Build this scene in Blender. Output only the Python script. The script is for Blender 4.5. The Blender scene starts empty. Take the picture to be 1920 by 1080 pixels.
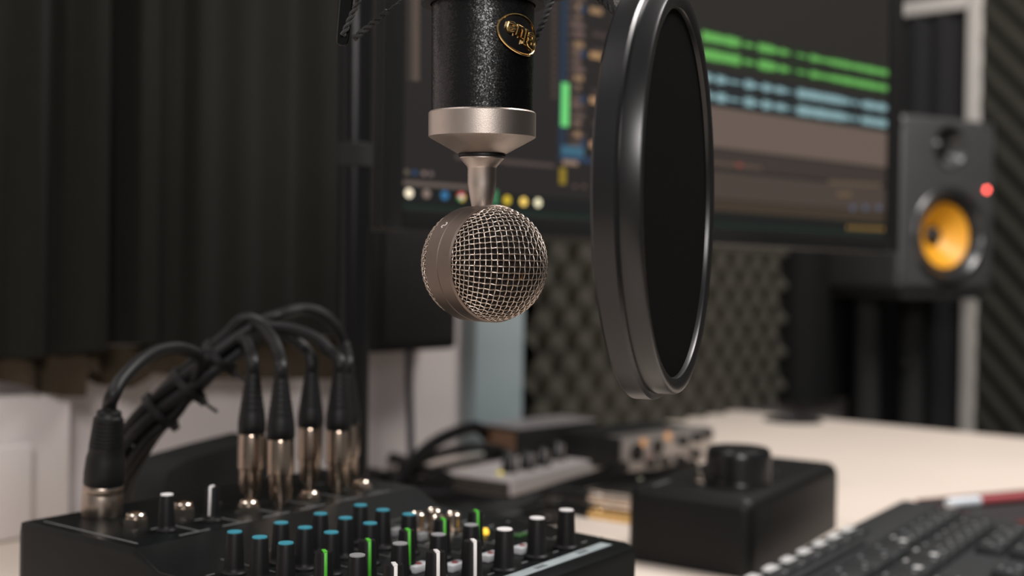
import bpy, bmesh, math, random
from mathutils import Vector, Matrix
random.seed(7)
SC = bpy.context.scene
COL = SC.collection
V = Vector

# ------------------------------------------------------------------ camera
CAM_Z = 0.975                       # eye height above the floor; the desk top is at 0.75
FPX = 1920 * 40 / 36                # focal length in pixels (40 mm lens, 36 mm sensor)
ROLL = 0.0168
PITCH = math.atan(20 / FPX)
c_r, c_f, c_u = V((1, 0, 0)), V((0, math.cos(PITCH), -math.sin(PITCH))), V((0, math.sin(PITCH), math.cos(PITCH)))
cam_r = c_r * math.cos(ROLL) + c_u * math.sin(ROLL)
cam_u = c_u * math.cos(ROLL) - c_r * math.sin(ROLL)
cam = bpy.data.cameras.new('camera')
cam.lens, cam.sensor_width, cam.clip_start = 40, 36, 0.02
cam.dof.use_dof, cam.dof.focus_distance, cam.dof.aperture_fstop = True, 0.432, 6.5
cam.dof.aperture_blades = 0
cam_o = bpy.data.objects.new('camera', cam)
COL.objects.link(cam_o)
m4 = Matrix((cam_r, cam_u, -c_f)).transposed().to_4x4()
m4.translation = V((0, 0, CAM_Z))
cam_o.matrix_world = m4
SC.camera = cam_o

# ------------------------------------------------------------------ light
SC.view_settings.view_transform = 'Standard'
SC.view_settings.look = 'None'
SC.view_settings.exposure = 0.0
SC.view_settings.gamma = 1.0
w = bpy.data.worlds.new('room_light')
SC.world = w
w.use_nodes = True
w.node_tree.nodes['Background'].inputs[0].default_value = (1.0, 0.985, 0.97, 1)
w.node_tree.nodes['Background'].inputs[1].default_value = 0.16


def area(name, loc, aim, sx, sy, power, color):
    l = bpy.data.lights.new(name, 'AREA')
    l.shape, l.size, l.size_y, l.energy, l.color = 'RECTANGLE', sx, sy, power, color
    o = bpy.data.objects.new(name, l)
    o.location = loc
    o.rotation_euler = (V(aim) - V(loc)).to_track_quat('-Z', 'Y').to_euler()
    COL.objects.link(o)
    return o


area('lamp_behind_camera', (0.16, -1.05, 1.72), (0.0, 0.75, 0.95), 0.42, 0.42, 19, (1.0, 0.95, 0.93))  # unseen lamp behind the camera, set low for the highlight on the collar
area('ceiling_light_desk', (0.95, 1.0, 2.35), (0.85, 1.45, 0.75), 0.7, 0.7, 39, (1.0, 0.95, 0.925))
area('ceiling_light_corner', (-0.75, 0.35, 2.2), (-0.25, 1.0, 0.85), 0.4, 0.4, 6, (1.0, 0.95, 0.95))


# ------------------------------------------------------------------ helpers
def ray(px, py):
    d = c_f * FPX + cam_r * (px - 960) - cam_u * (py - 540)
    return d / d.y


def P(px, py, y):
    """point seen at photo pixel (px, py), y metres in front of the camera"""
    return V((0, 0, CAM_Z)) + ray(px, py) * y


def PZ(px, py, z):
    """point of the horizontal plane at height z seen at photo pixel (px, py)"""
    d = ray(px, py)
    return V((0, 0, CAM_Z)) + d * ((z - CAM_Z) / d.z)


def PP(px, py, p0, n):
    """point of the plane (p0, n) seen at photo pixel (px, py)"""
    d = ray(px, py)
    c = V((0, 0, CAM_Z))
    return c + d * ((p0 - c).dot(n) / d.dot(n))


def lin(c):
    return tuple(((v / 255) / 12.92 if v <= 10 else ((v / 255 + 0.055) / 1.055) ** 2.4) for v in c) + (1,)


MATS = {}


def mat(name, rgb, rough=0.5, metal=0.0, var=0.0, vscale=40.0, bump=0.0, bscale=400.0, spec=0.5, coat=0.0, sheen=0.0, emit=None, estr=1.0):
    """procedural principled material; rgb in 0-255 display values"""
    if name in MATS:
        return MATS[name]
    m = bpy.data.materials.new(name)
    m.use_nodes = True
    nt = m.node_tree
    b = nt.nodes['Principled BSDF']
    b.inputs['Roughness'].default_value = rough
    b.inputs['Metallic'].default_value = metal
    b.inputs['Specular IOR Level'].default_value = spec
    b.inputs['Coat Weight'].default_value = coat
    b.inputs['Sheen Weight'].default_value = sheen
    c = lin(rgb)
    b.inputs['Base Color'].default_value = c
    tc = nt.nodes.new('ShaderNodeTexCoord')
    n = nt.nodes.new('ShaderNodeTexNoise')
    n.inputs['Scale'].default_value = vscale
    n.inputs['Detail'].default_value = 4
    nt.links.new(tc.outputs['Object'], n.inputs['Vector'])
    mx = nt.nodes.new('ShaderNodeMix')
    mx.data_type = 'RGBA'
    mx.inputs['A'].default_value = tuple(v * (1 - var) for v in c[:3]) + (1,)
    mx.inputs['B'].default_value = tuple(min(1, v * (1 + var)) for v in c[:3]) + (1,)
    nt.links.new(n.outputs['Fac'], mx.inputs['Factor'])
    nt.links.new(mx.outputs['Result'], b.inputs['Base Color'])
    if bump:
        n2 = nt.nodes.new('ShaderNodeTexNoise')
        n2.inputs['Scale'].default_value = bscale
        n2.inputs['Detail'].default_value = 3
        nt.links.new(tc.outputs['Object'], n2.inputs['Vector'])
        bp = nt.nodes.new('ShaderNodeBump')
        bp.inputs['Strength'].default_value = bump
        bp.inputs['Distance'].default_value = 0.001
        nt.links.new(n2.outputs['Fac'], bp.inputs['Height'])
        nt.links.new(bp.outputs['Normal'], b.inputs['Normal'])
    if emit:
        b.inputs['Emission Color'].default_value = lin(emit)
        b.inputs['Emission Strength'].default_value = estr
    MATS[name] = m
    return m


class MB:
    """collects shapes into one mesh"""

    def __init__(self):
        self.v, self.f, self.mi = [], [], []

    def add(self, vs, fs, mi=0):
        o = len(self.v)
        self.v += [V(p) for p in vs]
        self.f += [tuple(i + o for i in q) for q in fs]
        self.mi += [mi] * len(fs)
        return self

    def bm(self, bm, mi=0, M=None):
        bm.verts.index_update()
        vs = [(M @ v.co if M else v.co.copy()) for v in bm.verts]
        fs = [[v.index for v in q.verts] for q in bm.faces]
        bm.free()
        return self.add(vs, fs, mi)

    def box(self, c, s, bev=0.0, seg=2, M=None, mi=0):
        """box of size s centred at c (in frame M), bevelled"""
        bm = bmesh.new()
        bmesh.ops.create_cube(bm, size=1.0)
        for v in bm.verts:
            v.co = V((v.co.x * s[0], v.co.y * s[1], v.co.z * s[2]))
        if bev:
            bmesh.ops.bevel(bm, geom=bm.edges[:], offset=bev, segments=seg, profile=0.5, affect='EDGES')
        for v in bm.verts:
            v.co += V(c)
        return self.bm(bm, mi, M)

    def lathe(self, prof, M=None, n=48, mi=0, cap0=True, cap1=True):
        """revolve [(r, h)] about the local z of frame M"""
        vs, fs = [], []
        for (r_, h) in prof:
            for k in range(n):
                a = 2 * math.pi * k / n
                p = V((r_ * math.cos(a), r_ * math.sin(a), h))
                vs.append(M @ p if M else p)
        for i in range(len(prof) - 1):
            for k in range(n):
                k2 = (k + 1) % n
                fs.append((i * n + k, i * n + k2, (i + 1) * n + k2, (i + 1) * n + k))
        if cap0:
            fs.append(tuple(reversed(range(n))))
        if cap1:
            fs.append(tuple(range((len(prof) - 1) * n, len(prof) * n)))
        return self.add(vs, fs, mi)

    def tube(self, pts, r_, n=10, closed=False, mi=0, cap=True):
        pts = [V(p) for p in pts]
        N = len(pts)
        rad = r_ if isinstance(r_, (list, tuple)) else [r_] * N
        T = []
        for i in range(N):
            a = pts[(i - 1) % N] if (closed or i > 0) else pts[i]
            b = pts[(i + 1) % N] if (closed or i < N - 1) else pts[i]
            T.append((b - a).normalized())
        up = V((0, 0, 1)) if abs(T[0].z) < 0.9 else V((1, 0, 0))
        nrm = (up - T[0] * up.dot(T[0])).normalized()
        vs, fs = [], []
        for i in range(N):
            nrm = (nrm - T[i] * nrm.dot(T[i])).normalized()
            bn = T[i].cross(nrm)
            for k in range(n):
                a = 2 * math.pi * k / n
                vs.append(pts[i] + (nrm * math.cos(a) + bn * math.sin(a)) * rad[i])
        for i in range(N if closed else N - 1):
            j = (i + 1) % N
            for k in range(n):
                k2 = (k + 1) % n
                fs.append((i * n + k, i * n + k2, j * n + k2, j * n + k))
        if cap and not closed:
            fs.append(tuple(reversed(range(n))))
            fs.append(tuple(range((N - 1) * n, N * n)))
        return self.add(vs, fs, mi)

    def prism(self, poly, h0, h1, M=None, mi=0):
        """extrude a polygon [(x, y)] from z = h0 to h1 in frame M"""
        n = len(poly)
        vs = [V((x, y, h0)) for x, y in poly] + [V((x, y, h1)) for x, y in poly]
        if M:
            vs = [M @ p for p in vs]
        fs = [tuple(reversed(range(n))), tuple(range(n, 2 * n))]
        fs += [(i, (i + 1) % n, n + (i + 1) % n, n + i) for i in range(n)]
        return self.add(vs, fs, mi)

    def quad(self, a, b, c, d, mi=0):
        return self.add([a, b, c, d], [(0, 1, 2, 3)], mi)

    def build(self, name, m, parent=None, smooth=True, ang=35):
        me = bpy.data.meshes.new(name)
        base = root_loc(parent) if parent else V((0, 0, 0))
        me.from_pydata([p - base for p in self.v], [], self.f)
        ms = m if isinstance(m, (list, tuple)) else [m]
        for q in ms:
            me.materials.append(q)
        for pl, k in zip(me.polygons, self.mi):
            pl.material_index = k
        bm = bmesh.new()
        bm.from_mesh(me)
        bmesh.ops.recalc_face_normals(bm, faces=bm.faces[:])
        bm.to_mesh(me)
        bm.free()
        if smooth:
            me.shade_smooth()
            me.set_sharp_from_angle(angle=math.radians(ang))
        me.update()
        o = bpy.data.objects.new(name, me)
        COL.objects.link(o)
        if parent:
            o.parent = parent
        return o


def root_loc(o):
    p = V((0, 0, 0))
    while o:
        p += o.location
        o = o.parent
    return p


def tag(o, label=None, cat=None, group=None, kind=None):
    if label: o['label'] = label
    if cat: o['category'] = cat
    if group: o['group'] = group
    if kind: o['kind'] = kind
    return o


def thing(name, label, cat, loc, group=None):
    o = bpy.data.objects.new(name, None)
    o.empty_display_size = 0.02
    o.location = loc
    COL.objects.link(o)
    return tag(o, label, cat, group)


def copy_part(o, parent, loc, name=None):
    c = o.copy()
    COL.objects.link(c)
    c.parent = parent
    c.location = loc
    if name: c.name = name
    return c


def frame(o, x, y, z):
    M = Matrix((V(x), V(y), V(z))).transposed().to_4x4()
    M.translation = V(o)
    return M


def axis_frame(o, z, hint=V((0, 0, 1))):
    z = V(z).normalized()
    if abs(z.dot(hint)) > 0.95: hint = V((1, 0, 0))
    x = (hint - z * hint.dot(z)).normalized()
    return frame(o, x, z.cross(x), z)


def spline(pts, sub=8):
    pts = [V(p) for p in pts]
    q = [pts[0] * 2 - pts[1]] + pts + [pts[-1] * 2 - pts[-2]]
    out = []
    for i in range(1, len(q) - 2):
        a, b, c, d = q[i - 1], q[i], q[i + 1], q[i + 2]
        for k in range(sub):
            t = k / sub
            out.append(0.5 * ((2 * b) + (c - a) * t + (2 * a - 5 * b + 4 * c - d) * t * t + (3 * b - a - 3 * c + d) * t ** 3))
    out.append(pts[-1])
    return out


def text_mesh(s, size, extrude):
    """flat lettering as (verts, faces), centred at the origin in x-y"""
    cu = bpy.data.curves.new('t', 'FONT')
    cu.body, cu.size, cu.extrude, cu.align_x, cu.align_y = s, size, extrude, 'CENTER', 'CENTER'
    cu.offset = size * 0.012
    cu.bevel_depth, cu.bevel_resolution = size * 0.045, 1
    o = bpy.data.objects.new('t', cu)
    COL.objects.link(o)
    me = bpy.data.meshes.new_from_object(o.evaluated_get(bpy.context.evaluated_depsgraph_get()))
    vs, fs = [v.co.copy() for v in me.vertices], [tuple(p.vertices) for p in me.polygons]
    bpy.data.objects.remove(o)
    bpy.data.meshes.remove(me)
    return vs, fs


Z = V((0, 0, 1))
DZ = 0.75                                              # desk top

# ------------------------------------------------------------------ materials
black_plastic = mat('black_plastic', (34, 34, 34), 0.45, var=0.15, spec=0.35)
black_gloss = mat('black_gloss', (24, 24, 24), 0.22, var=0.1, spec=0.5)
black_matte = mat('black_matte', (38, 38, 38), 0.8, var=0.2, spec=0.15)
black_rubber = mat('black_rubber', (17, 17, 18), 0.5, var=0.2, bump=0.1, bscale=900, spec=0.3)
cord_black = mat('cord_black', (14, 14, 15), 0.5, var=0.1, spec=0.3)
nickel = mat('satin_nickel', (200, 188, 179), 0.42, 1.0, var=0.06, vscale=300, bump=0.08, bscale=3000)
band_metal = mat('satin_nickel_shaded', (122, 110, 102), 0.45, 1.0, var=0.06, vscale=300, bump=0.06, bscale=3000)  # nickel of the head band, its shade put into a darker colour
steel = mat('bright_steel', (214, 200, 186), 0.22, 1.0, var=0.05, vscale=200)
wire_metal = mat('wire_steel', (214, 200, 188), 0.33, 1.0, var=0.08, vscale=500)
gold = mat('polished_gold', (246, 206, 140), 0.2, 1.0, var=0.1, vscale=300)
white_plastic = mat('white_plastic', (225, 222, 218), 0.5, var=0.03)
white_print = mat('white_print', (190, 195, 195), 0.7, var=0.1, vscale=300)
grey_print = mat('grey_print', (110, 112, 112), 0.7, var=0.1, vscale=300)

# ------------------------------------------------------------------ the setting
D0 = PZ(1370, 768, DZ)                                  # far corner of the desk
du = V((0.626, 0.780, 0)).normalized()                  # along the back edge, away from the camera
dv = V((du.y, -du.x, 0))                                # along the right edge, towards the sitter
W0 = D0 - dv * 0.015                                    # a point of the back wall
CORNER = W0 + du * 0.575                                # room corner
wall_white = mat('wall_paint', (205, 197, 195), 0.85, var=0.04, vscale=6, bump=0.1, bscale=120)
wall_dark = mat('wall_paint_dark', (46, 46, 44), 0.9, var=0.1, vscale=5)

mb = MB()
Mw = frame(W0, du, -dv, Z)                              # wall frame: x along the wall, y into it
mb.box((-1.0125, 0.05, 1.3 - DZ), (3.175, 0.1, 2.6), M=Mw)
tag(mb.build('wall_back', wall_white), kind='structure')
Mr = frame(CORNER, dv, du, Z)                           # right wall frame: x towards the sitter, y into it
mb = MB().box((1.0, 0.05, 1.3 - DZ), (2.2, 0.1, 2.6), M=Mr)
tag(mb.build('wall_right', wall_dark), kind='structure')
mb = MB()
mb.box((0, 0.9, -0.02), (6, 6.4, 0.04))
tag(mb.build('floor', mat('floor_carpet', (60, 56, 52), 0.95, var=0.2, vscale=60, bump=0.4, bscale=300)), kind='structure')


def wall_x(px, py=600, off=0.0):
    """position along the back wall seen at pixel column px"""
    q = PP(px, py, W0 + dv * off, dv)
    return (q - W0).dot(du)


def rwall_x(px, py=500, off=0.0):
    q = PP(px, py, CORNER - du * off, du)
    return (q - CORNER).dot(dv)


# post of the whitish wall beside the foam, bluish light put into its colour
x0, x1 = wall_x(866), wall_x(958)
mb = MB().box(((x0 + x1) / 2, -0.012, 0.25), (x1 - x0, 0.024, 1.1), 0.004, M=Mw)
tag(mb.build('trim_1', mat('post_blue_lit', (150, 165, 168), 0.7, var=0.04, vscale=10)), kind='structure')

# ------------------------------------------------------------------ desk
desk = thing('desk', 'pale beige wooden desk top carrying the mixer, keyboard and control boxes', 'desk', D0 + dv * 0.5 - du * 1.0 + V((0, 0, -DZ)))
Md = frame(D0, du, dv, Z)
desk_mat = mat('desk_laminate', (226, 213, 200), 0.42, var=0.05, vscale=5, spec=0.4)
mb = MB()
L, Wd = 2.25, 1.02
mb.box((-L / 2, Wd / 2, -0.0125), (L, Wd, 0.025), 0.003, 2, M=Md)
mb.build('desk_top', desk_mat, desk)
for x in (-0.08, -L + 0.08):
    MB().box((x, Wd / 2, -0.3875), (0.03, Wd - 0.1, 0.725), 0.002, M=Md).build('side_panel', desk_mat, desk)
g = PZ(1486, 789, DZ)
mb = MB().lathe([(0.047, 0.0), (0.047, 0.002), (0.043, 0.004), (0.03, 0.004), (0.029, 0.0025)], frame(g, du, dv, Z), 40)
tag(mb.build('grommet', black_plastic, desk), 'black round cable grommet')

# ------------------------------------------------------------------ foam, curtain, window, boards
# egg-crate foam on the back wall
foam_mat = mat('foam_dark', (60, 58, 52), 0.95, var=0.25, vscale=30, spec=0.1, bump=0.3, bscale=500)
x0, x1 = wall_x(962), wall_x(1442)
z0, z1 = 0.001, 0.9
nx, nz = int((x1 - x0) / 0.0068), int((z1 - z0) / 0.0068)
mb = MB()
vs, fs = [], []
for j in range(nz + 1):
    for i in range(nx + 1):
        x, z = x0 + (x1 - x0) * i / nx, z0 + (z1 - z0) * j / nz
        h = 0.026 + 0.0155 * math.cos(2 * math.pi * x / 0.066) * math.cos(2 * math.pi * z / 0.062)
        vs.append(Mw @ V((x, -h, z)))
for j in range(nz):
    for i in range(nx):
        q = j * (nx + 1) + i
        fs.append((q, q + 1, q + nx + 2, q + nx + 1))
mb.add(vs, fs)
mb.box(((x0 + x1) / 2, -0.0055, (z0 + z1) / 2), (x1 - x0, 0.0105, z1 - z0), M=Mw)
tag(mb.build('acoustic_foam_panel', foam_mat, ang=80), 'dark egg-crate acoustic foam panel on the wall behind the monitor', 'foam panel')

# dark bass trap in the room corner
x2 = CORNER_X = (CORNER - W0).dot(du)
mb = MB()
poly = [(x1 + 0.004, -0.002), (x1 + 0.004, -0.05), (x1 + 0.03, -0.075), (x2 - 0.02, -0.075), (x2 - 0.003, -0.05), (x2 - 0.003, -0.002)]
mb.prism(poly, 0.001, 1.2, M=Mw)
tag(mb.build('bass_trap', mat('bass_trap_foam', (27, 27, 27), 0.95, var=0.2, spec=0.05)), 'smooth black foam bass trap filling the room corner below the monitor', 'foam panel')

# window in the right wall: white frame, black curtain inside
wx0, wx1 = rwall_x(1542, 650), rwall_x(1826, 400)
ztop = (PP(1760, 14, CORNER, du).z - DZ)
zbot = -0.35
fr = mat('window_frame_paint', (160, 156, 150), 0.6, var=0.05, vscale=20)
win = tag(bpy.data.objects.new('window_1', None), kind='structure')
win.location = Mr @ V(((wx0 + wx1) / 2, 0, zbot))
COL.objects.link(win)
fw = 0.030
MB().box((wx0, -0.012, (ztop + zbot) / 2), (fw, 0.022, ztop - zbot + fw), 0.003, M=Mr).build('window_jamb', fr, win)
MB().box((wx1, -0.012, (ztop + zbot) / 2), (fw, 0.022, ztop - zbot + fw), 0.003, M=Mr).build('window_jamb', fr, win)
MB().box(((wx0 + wx1) / 2, -0.012, ztop), (wx1 - wx0 - fw, 0.022, fw), 0.003, M=Mr).build('window_head', fr, win)
MB().box(((wx0 + wx1) / 2, -0.012, zbot), (wx1 - wx0 - fw, 0.022, fw), 0.003, M=Mr).build('window_sill', fr, win)


def fold_sheet(mb, M, xa, xb, zt, zb, base, folds, n, thick=0.003, nz=10, mi=0, lean=0.0):
    """hanging cloth: folds = function x -> depth towards the room; zb = function x -> hem height"""
    vs, fs = [], []
    for s in (0, 1):
        for j in range(nz + 1):
            for i in range(n + 1):
                x = xa + (xb - xa) * i / n
                z = zt + (zb(x) - zt) * j / nz
                t = j / nz
                vs.append(M @ V((x + lean * t, -(base + folds(x) * (0.75 + 0.25 * t)) - (thick if s else 0), z)))
    S = (nz + 1) * (n + 1)
    for j in range(nz):
        for i in range(n):
            q = j * (n + 1) + i
            fs.append((q, q + 1, q + n + 2, q + n + 1))
            fs.append((S + q, S + q + n + 1, S + q + n + 2, S + q + 1))
    for j in range(nz):
        for i in (0, n):
            q = j * (n + 1) + i
            fs.append((q, q + n + 1, S + q + n + 1, S + q))
    for i in range(n):
        q = nz * (n + 1) + i
        fs.append((q, q + 1, S + q + 1, S + q))
        fs.append((i, S + i, S + i + 1, i + 1))
    mb.add(vs, fs, mi)


mb = MB()
fold_sheet(mb, Mr, wx0 + 0.045, wx1 - 0.0165, ztop - 0.016, lambda x: zbot + 0.02, 0.002, lambda x: 0.011 * (1 + math.cos(2 * math.pi * x / 0.062 + 0.8 * math.sin(x * 40))), 140)
tag(mb.build('window_curtain', mat('window_curtain_cloth', (34, 34, 35), 0.9, var=0.1, spec=0.1, sheen=0.1), ang=80), 'black pleated curtain hanging inside the white window frame behind the loudspeaker', 'curtain')

# wedge foam on the right wall, ridges running down towards the sitter
fx0, fx1 = rwall_x(1838, 400), rwall_x(1838, 400) + 0.75
mb = MB()
vs, fs = [], []
nx, nz = 90, 190
zz0, zz1 = -0.55, 0.95
SL = 1.15
for j in range(nz + 1):
    for i in range(nx + 1):
        x, z = fx0 + (fx1 - fx0) * i / nx, zz0 + (zz1 - zz0) * j / nz
        ph = ((z + SL * (x - fx0)) / 0.062) % 1.0
        h = 0.012 + 0.011 * (1 - abs(2 * ph - 1))
        vs.append(Mr @ V((x, -h, z)))
for j in range(nz):
    for i in range(nx):
        q = j * (nx + 1) + i
        fs.append((q, q + 1, q + nx + 2, q + nx + 1))
mb.add(vs, fs)
mb.box(((fx0 + fx1) / 2, -0.0055, (zz0 + zz1) / 2), (fx1 - fx0, 0.0105, zz1 - zz0), M=Mr)
tag(mb.build('wedge_foam_panel', mat('wedge_foam', (44, 43, 38), 0.95, var=0.2, spec=0.1), smooth=False), 'dark wedge acoustic foam panel with diagonal ridges beside the loudspeaker', 'foam panel')

# heavy dark curtain on the left, hem above the desk
cx0, cx1 = wall_x(-60, 400, 0.05), wall_x(662, 400, 0.05)
PLE = [(-60, 0.2), (20, 0.25), (62, 0.7), (100, 0.25), (122, 0.55), (160, 1.0), (176, 1.0), (186, 0.0), (226, 0.15), (250, 0.75), (285, 0.7), (296, 0.1), (345, 0.25), (370, 0.55), (420, 0.35), (450, 0.5), (500, 0.3), (540, 0.4), (560, 0.3), (600, 0.6), (640, 0.5), (720, 0.3)]
PLX = [(wall_x(p, 400, 0.05), h) for p, h in PLE]


def pleat(x):
    for (xa, ha), (xb, hb) in zip(PLX, PLX[1:]):
        if xa <= x <= xb:
            t = (x - xa) / (xb - xa)
            t = t * t * (3 - 2 * t)
            return 0.042 * (ha + (hb - ha) * t)
    return 0.01


cur = thing('curtain', 'heavy dark olive-black curtain in deep folds on the left wall', 'curtain', Mw @ V(((cx0 + cx1) / 2, -0.05, 1.0)))
hem_z = lambda x: PP(300, 655, W0 + dv * 0.08, dv).z - DZ + 0.004 * math.sin(x * 30)
mb = MB()
fold_sheet(mb, Mw, cx0, cx1, 1.15, hem_z, 0.03, pleat, 420)
mb.build('cloth', mat('curtain_cloth', (30, 30, 27), 0.95, var=0.12, vscale=80, spec=0.08, sheen=0.05, bump=0.2, bscale=900), cur, ang=80)
HEMP = [(-60, 700), (0, 716), (45, 722), (85, 738), (120, 744), (148, 742), (150, 692), (175, 702), (205, 724), (240, 728), (290, 700), (380, 712), (640, 712), (720, 712)]
HX = [(wall_x(p, 700, 0.05), PP(p, q, W0 + dv * 0.05, dv).z - DZ) for p, q in HEMP]


def hem_low(x):
    for (xa, ha), (xb, hb) in zip(HX, HX[1:]):
        if xa <= x <= xb:
            return ha + (hb - ha) * (x - xa) / (xb - xa)
    return HX[0][1]


mb = MB()
fold_sheet(mb, Mw, cx0, cx1, PP(300, 648, W0 + dv * 0.05, dv).z - DZ, hem_low, 0.024, lambda x: pleat(x) * 0.9, 420, nz=3)
tag(mb.build('lining', mat('curtain_lining', (60, 52, 42), 0.95, var=0.1, vscale=40, spec=0.05), cur, ang=80), 'brown lining edge showing below the hem')

# white boards standing against the wall at the left end of the desk
board_mat = mat('white_board', (216, 208, 205), 0.75, var=0.03, vscale=8)
for (pa, pb, pt, off, th, lab) in ((-40, 62, 838, 0.036, 0.016, 'white board against the wall at the far left end of the desk, thickest and tallest of the two'),
                                   (-46, 132, 742, 0.018, 0.016, None)):
    xa, xb = wall_x(pa, 850, off + th), wall_x(pb, 850, off + th)
    zt = PP((pa + pb) / 2, pt, W0 + dv * (off + th), dv).z - DZ
    mb = MB().box(((xa + xb) / 2, -off - th / 2, zt / 2 + 0.0005), (xb - xa, th, zt - 0.001), 0.002, M=Mw)
    o = mb.build('white_board', board_mat)
    tag(o, 'low white board standing in front of another at the left end of the desk' if lab else 'taller white board behind a lower one under the dark curtain', 'board')

# ------------------------------------------------------------------ monitor
mdir = V((0.799, 0.602, 0)).normalized()               # along the screen, to the right and away
mn = V((mdir.y, -mdir.x, 0))                           # out of the screen
S0 = P(753, 391, 0.88)                                 # lower left corner of the lit area
sw = 0.0
q = PP(1661, 430, S0, mn)
sw = (q - S0).dot(mdir)
sh = sw * 9 / 16
Ms = frame(S0, mdir, Z, mn)                            # screen frame: x right, y up, z out
mon = thing('monitor', 'large black computer monitor showing green and blue waveform tracks', 'monitor', Ms @ V((sw / 2, sh / 2, -0.03)))
bz, bb = 0.021, 0.017
mb = MB()
mb.box((sw / 2, sh / 2 + (bz - bb) / 2, -0.022), (sw + 2 * bz, sh + bz + bb, 0.034), 0.004, M=Ms)
mb.box((sw / 2, sh / 2, -0.05), (sw * 0.7, sh * 0.6, 0.03), 0.012, M=Ms)
mb.build('casing', black_plastic, mon)
mb = MB()
for (c, s) in (((-bz / 2, sh / 2 + (bz - bb) / 2, -0.001), (bz, sh + bz + bb, 0.008)), ((sw + bz / 2, sh / 2 + (bz - bb) / 2, -0.001), (bz, sh + bz + bb, 0.008)),
               ((sw / 2, -bb / 2, -0.001), (sw, bb, 0.008)), ((sw / 2, sh + bz / 2, -0.001), (sw, bz, 0.008))):
    mb.box(c, s, 0.0015, M=Ms)
mb.build('bezel', black_gloss, mon)
mb = MB()
mb.box((sw * 0.5, sh * 0.62, -0.10), (0.12, 0.12, 0.07), 0.01, M=Ms)
mb.build('wall_mount', black_matte, mon)

SMATS, SIDX = [], {}


def smat(rgb, k=1.0):
    key = (rgb, k)
    if key not in SIDX:
        SIDX[key] = len(SMATS)
        SMATS.append(mat('screen_%d' % len(SMATS), (4, 4, 4), 0.35, spec=0.2, emit=rgb, estr=k))
    return SIDX[key]


scr = MB()


def sp(px_, py_, lift=0.0):
    p = PP(px_, py_, S0, mn)
    d = p - S0
    return (d.dot(mdir), d.z)


def srect(x0, y0, x1, y1, rgb, k=1.0, layer=1):
    """rectangle on the screen, in screen metres"""
    z = 0.0001 * layer - 0.0012
    scr.quad(Ms @ V((x0, y0, z)), Ms @ V((x1, y0, z)), Ms @ V((x1, y1, z)), Ms @ V((x0, y1, z)), smat(rgb, k))


def spx(px0, py0, px1, py1, rgb, k=1.0, layer=2):
    """rectangle whose left edge runs (px0, py0)-(px0, py1) and right edge is at px1"""
    xa, ya = sp(px0, py0)
    _, yb = sp(px0, py1)
    xb, _ = sp(px1, py0)
    srect(xa, min(ya, yb), xb, max(ya, yb), rgb, k, layer)


def sdisc(px_, py_, r_, rgb, k=1.0, layer=4, half=None):
    x, y = sp(px_, py_)
    z = 0.0001 * layer - 0.0012
    n = 16
    pts = [Ms @ V((x, y, z))] + [Ms @ V((x + r_ * math.cos(2 * math.pi * i / n), y + r_ * math.sin(2 * math.pi * i / n), z)) for i in range(n)]
    rng = range(n) if half is None else range(int(n * half[0]), int(n * half[1]))
    for i in rng:
        scr.add([pts[0], pts[1 + i], pts[1 + (i + 1) % n]], [(0, 1, 2)], smat(rgb, k))


srect(0, 0, sw, sh, (40, 37, 36), 1.0, 0)
xl, _ = sp(1055, 200)
xm, _ = sp(1145, 200)
srect(xm, sh * 0.16, sw, sh, (44, 41, 37), 1.0, 1)                      # arrange area
# left track strip
for i in range(13):
    spx(764, 148 - i * 13, 774, 140 - i * 13, (66, 58, 53))
    spx(775, 149 - i * 13, 787, 139 - i * 13, (98, 85, 75))
for i in range(16):
    spx(1036, 184 - i * 13, 1045, 175 - i * 13, (72, 61, 56))
spx(1049, 296, 1060, -60, (40, 54, 72))
spx(1053, 236, 1067, 154, (112, 215, 122), 1.0, 3)
spx(1054, 290, 1096, 272, (62, 100, 120), 1.0, 3)
spx(1050, 300, 1180, 290, (44, 62, 86), 1.0, 2)
spx(1050, 345, 1062, 314, (140, 118, 40), 1.0, 3)
spx(1056, 308, 1085, 299, (140, 118, 100), 1.0, 3)
random.seed(3)
for i, y in enumerate([268, 251, 230, 215, 196, 183, 163, 145, 128, 113, 97, 82, 62, 45, 30, 12, -4, -20, -36]):
    c = random.choice([(120, 98, 84), (96, 80, 74), (150, 120, 92), (108, 88, 82)])
    spx(1067, y + 5, 1067 + random.choice([18, 26, 32]), y - 5, (76, 65, 60), 1.0, 3)
    spx(1074 + random.choice([0, 4, 8]), y + 5, 1090 + random.choice([0, 5]), y - 5, c, 1.0, 4)
for y, c in ((270, (180, 140, 104)), (187, (176, 138, 104)), (102, (168, 132, 92)), (18, (150, 120, 90))):
    spx(1107, y + 6, 1130, y - 6, c, 1.0, 4)
    spx(1088, y + 4, 1100, y - 8, (44, 60, 84), 1.0, 4)
for y in (228, 168, 60, 90):
    spx(1112, y + 8, 1140, y - 2, (70, 58, 54), 1.0, 3)
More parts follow.
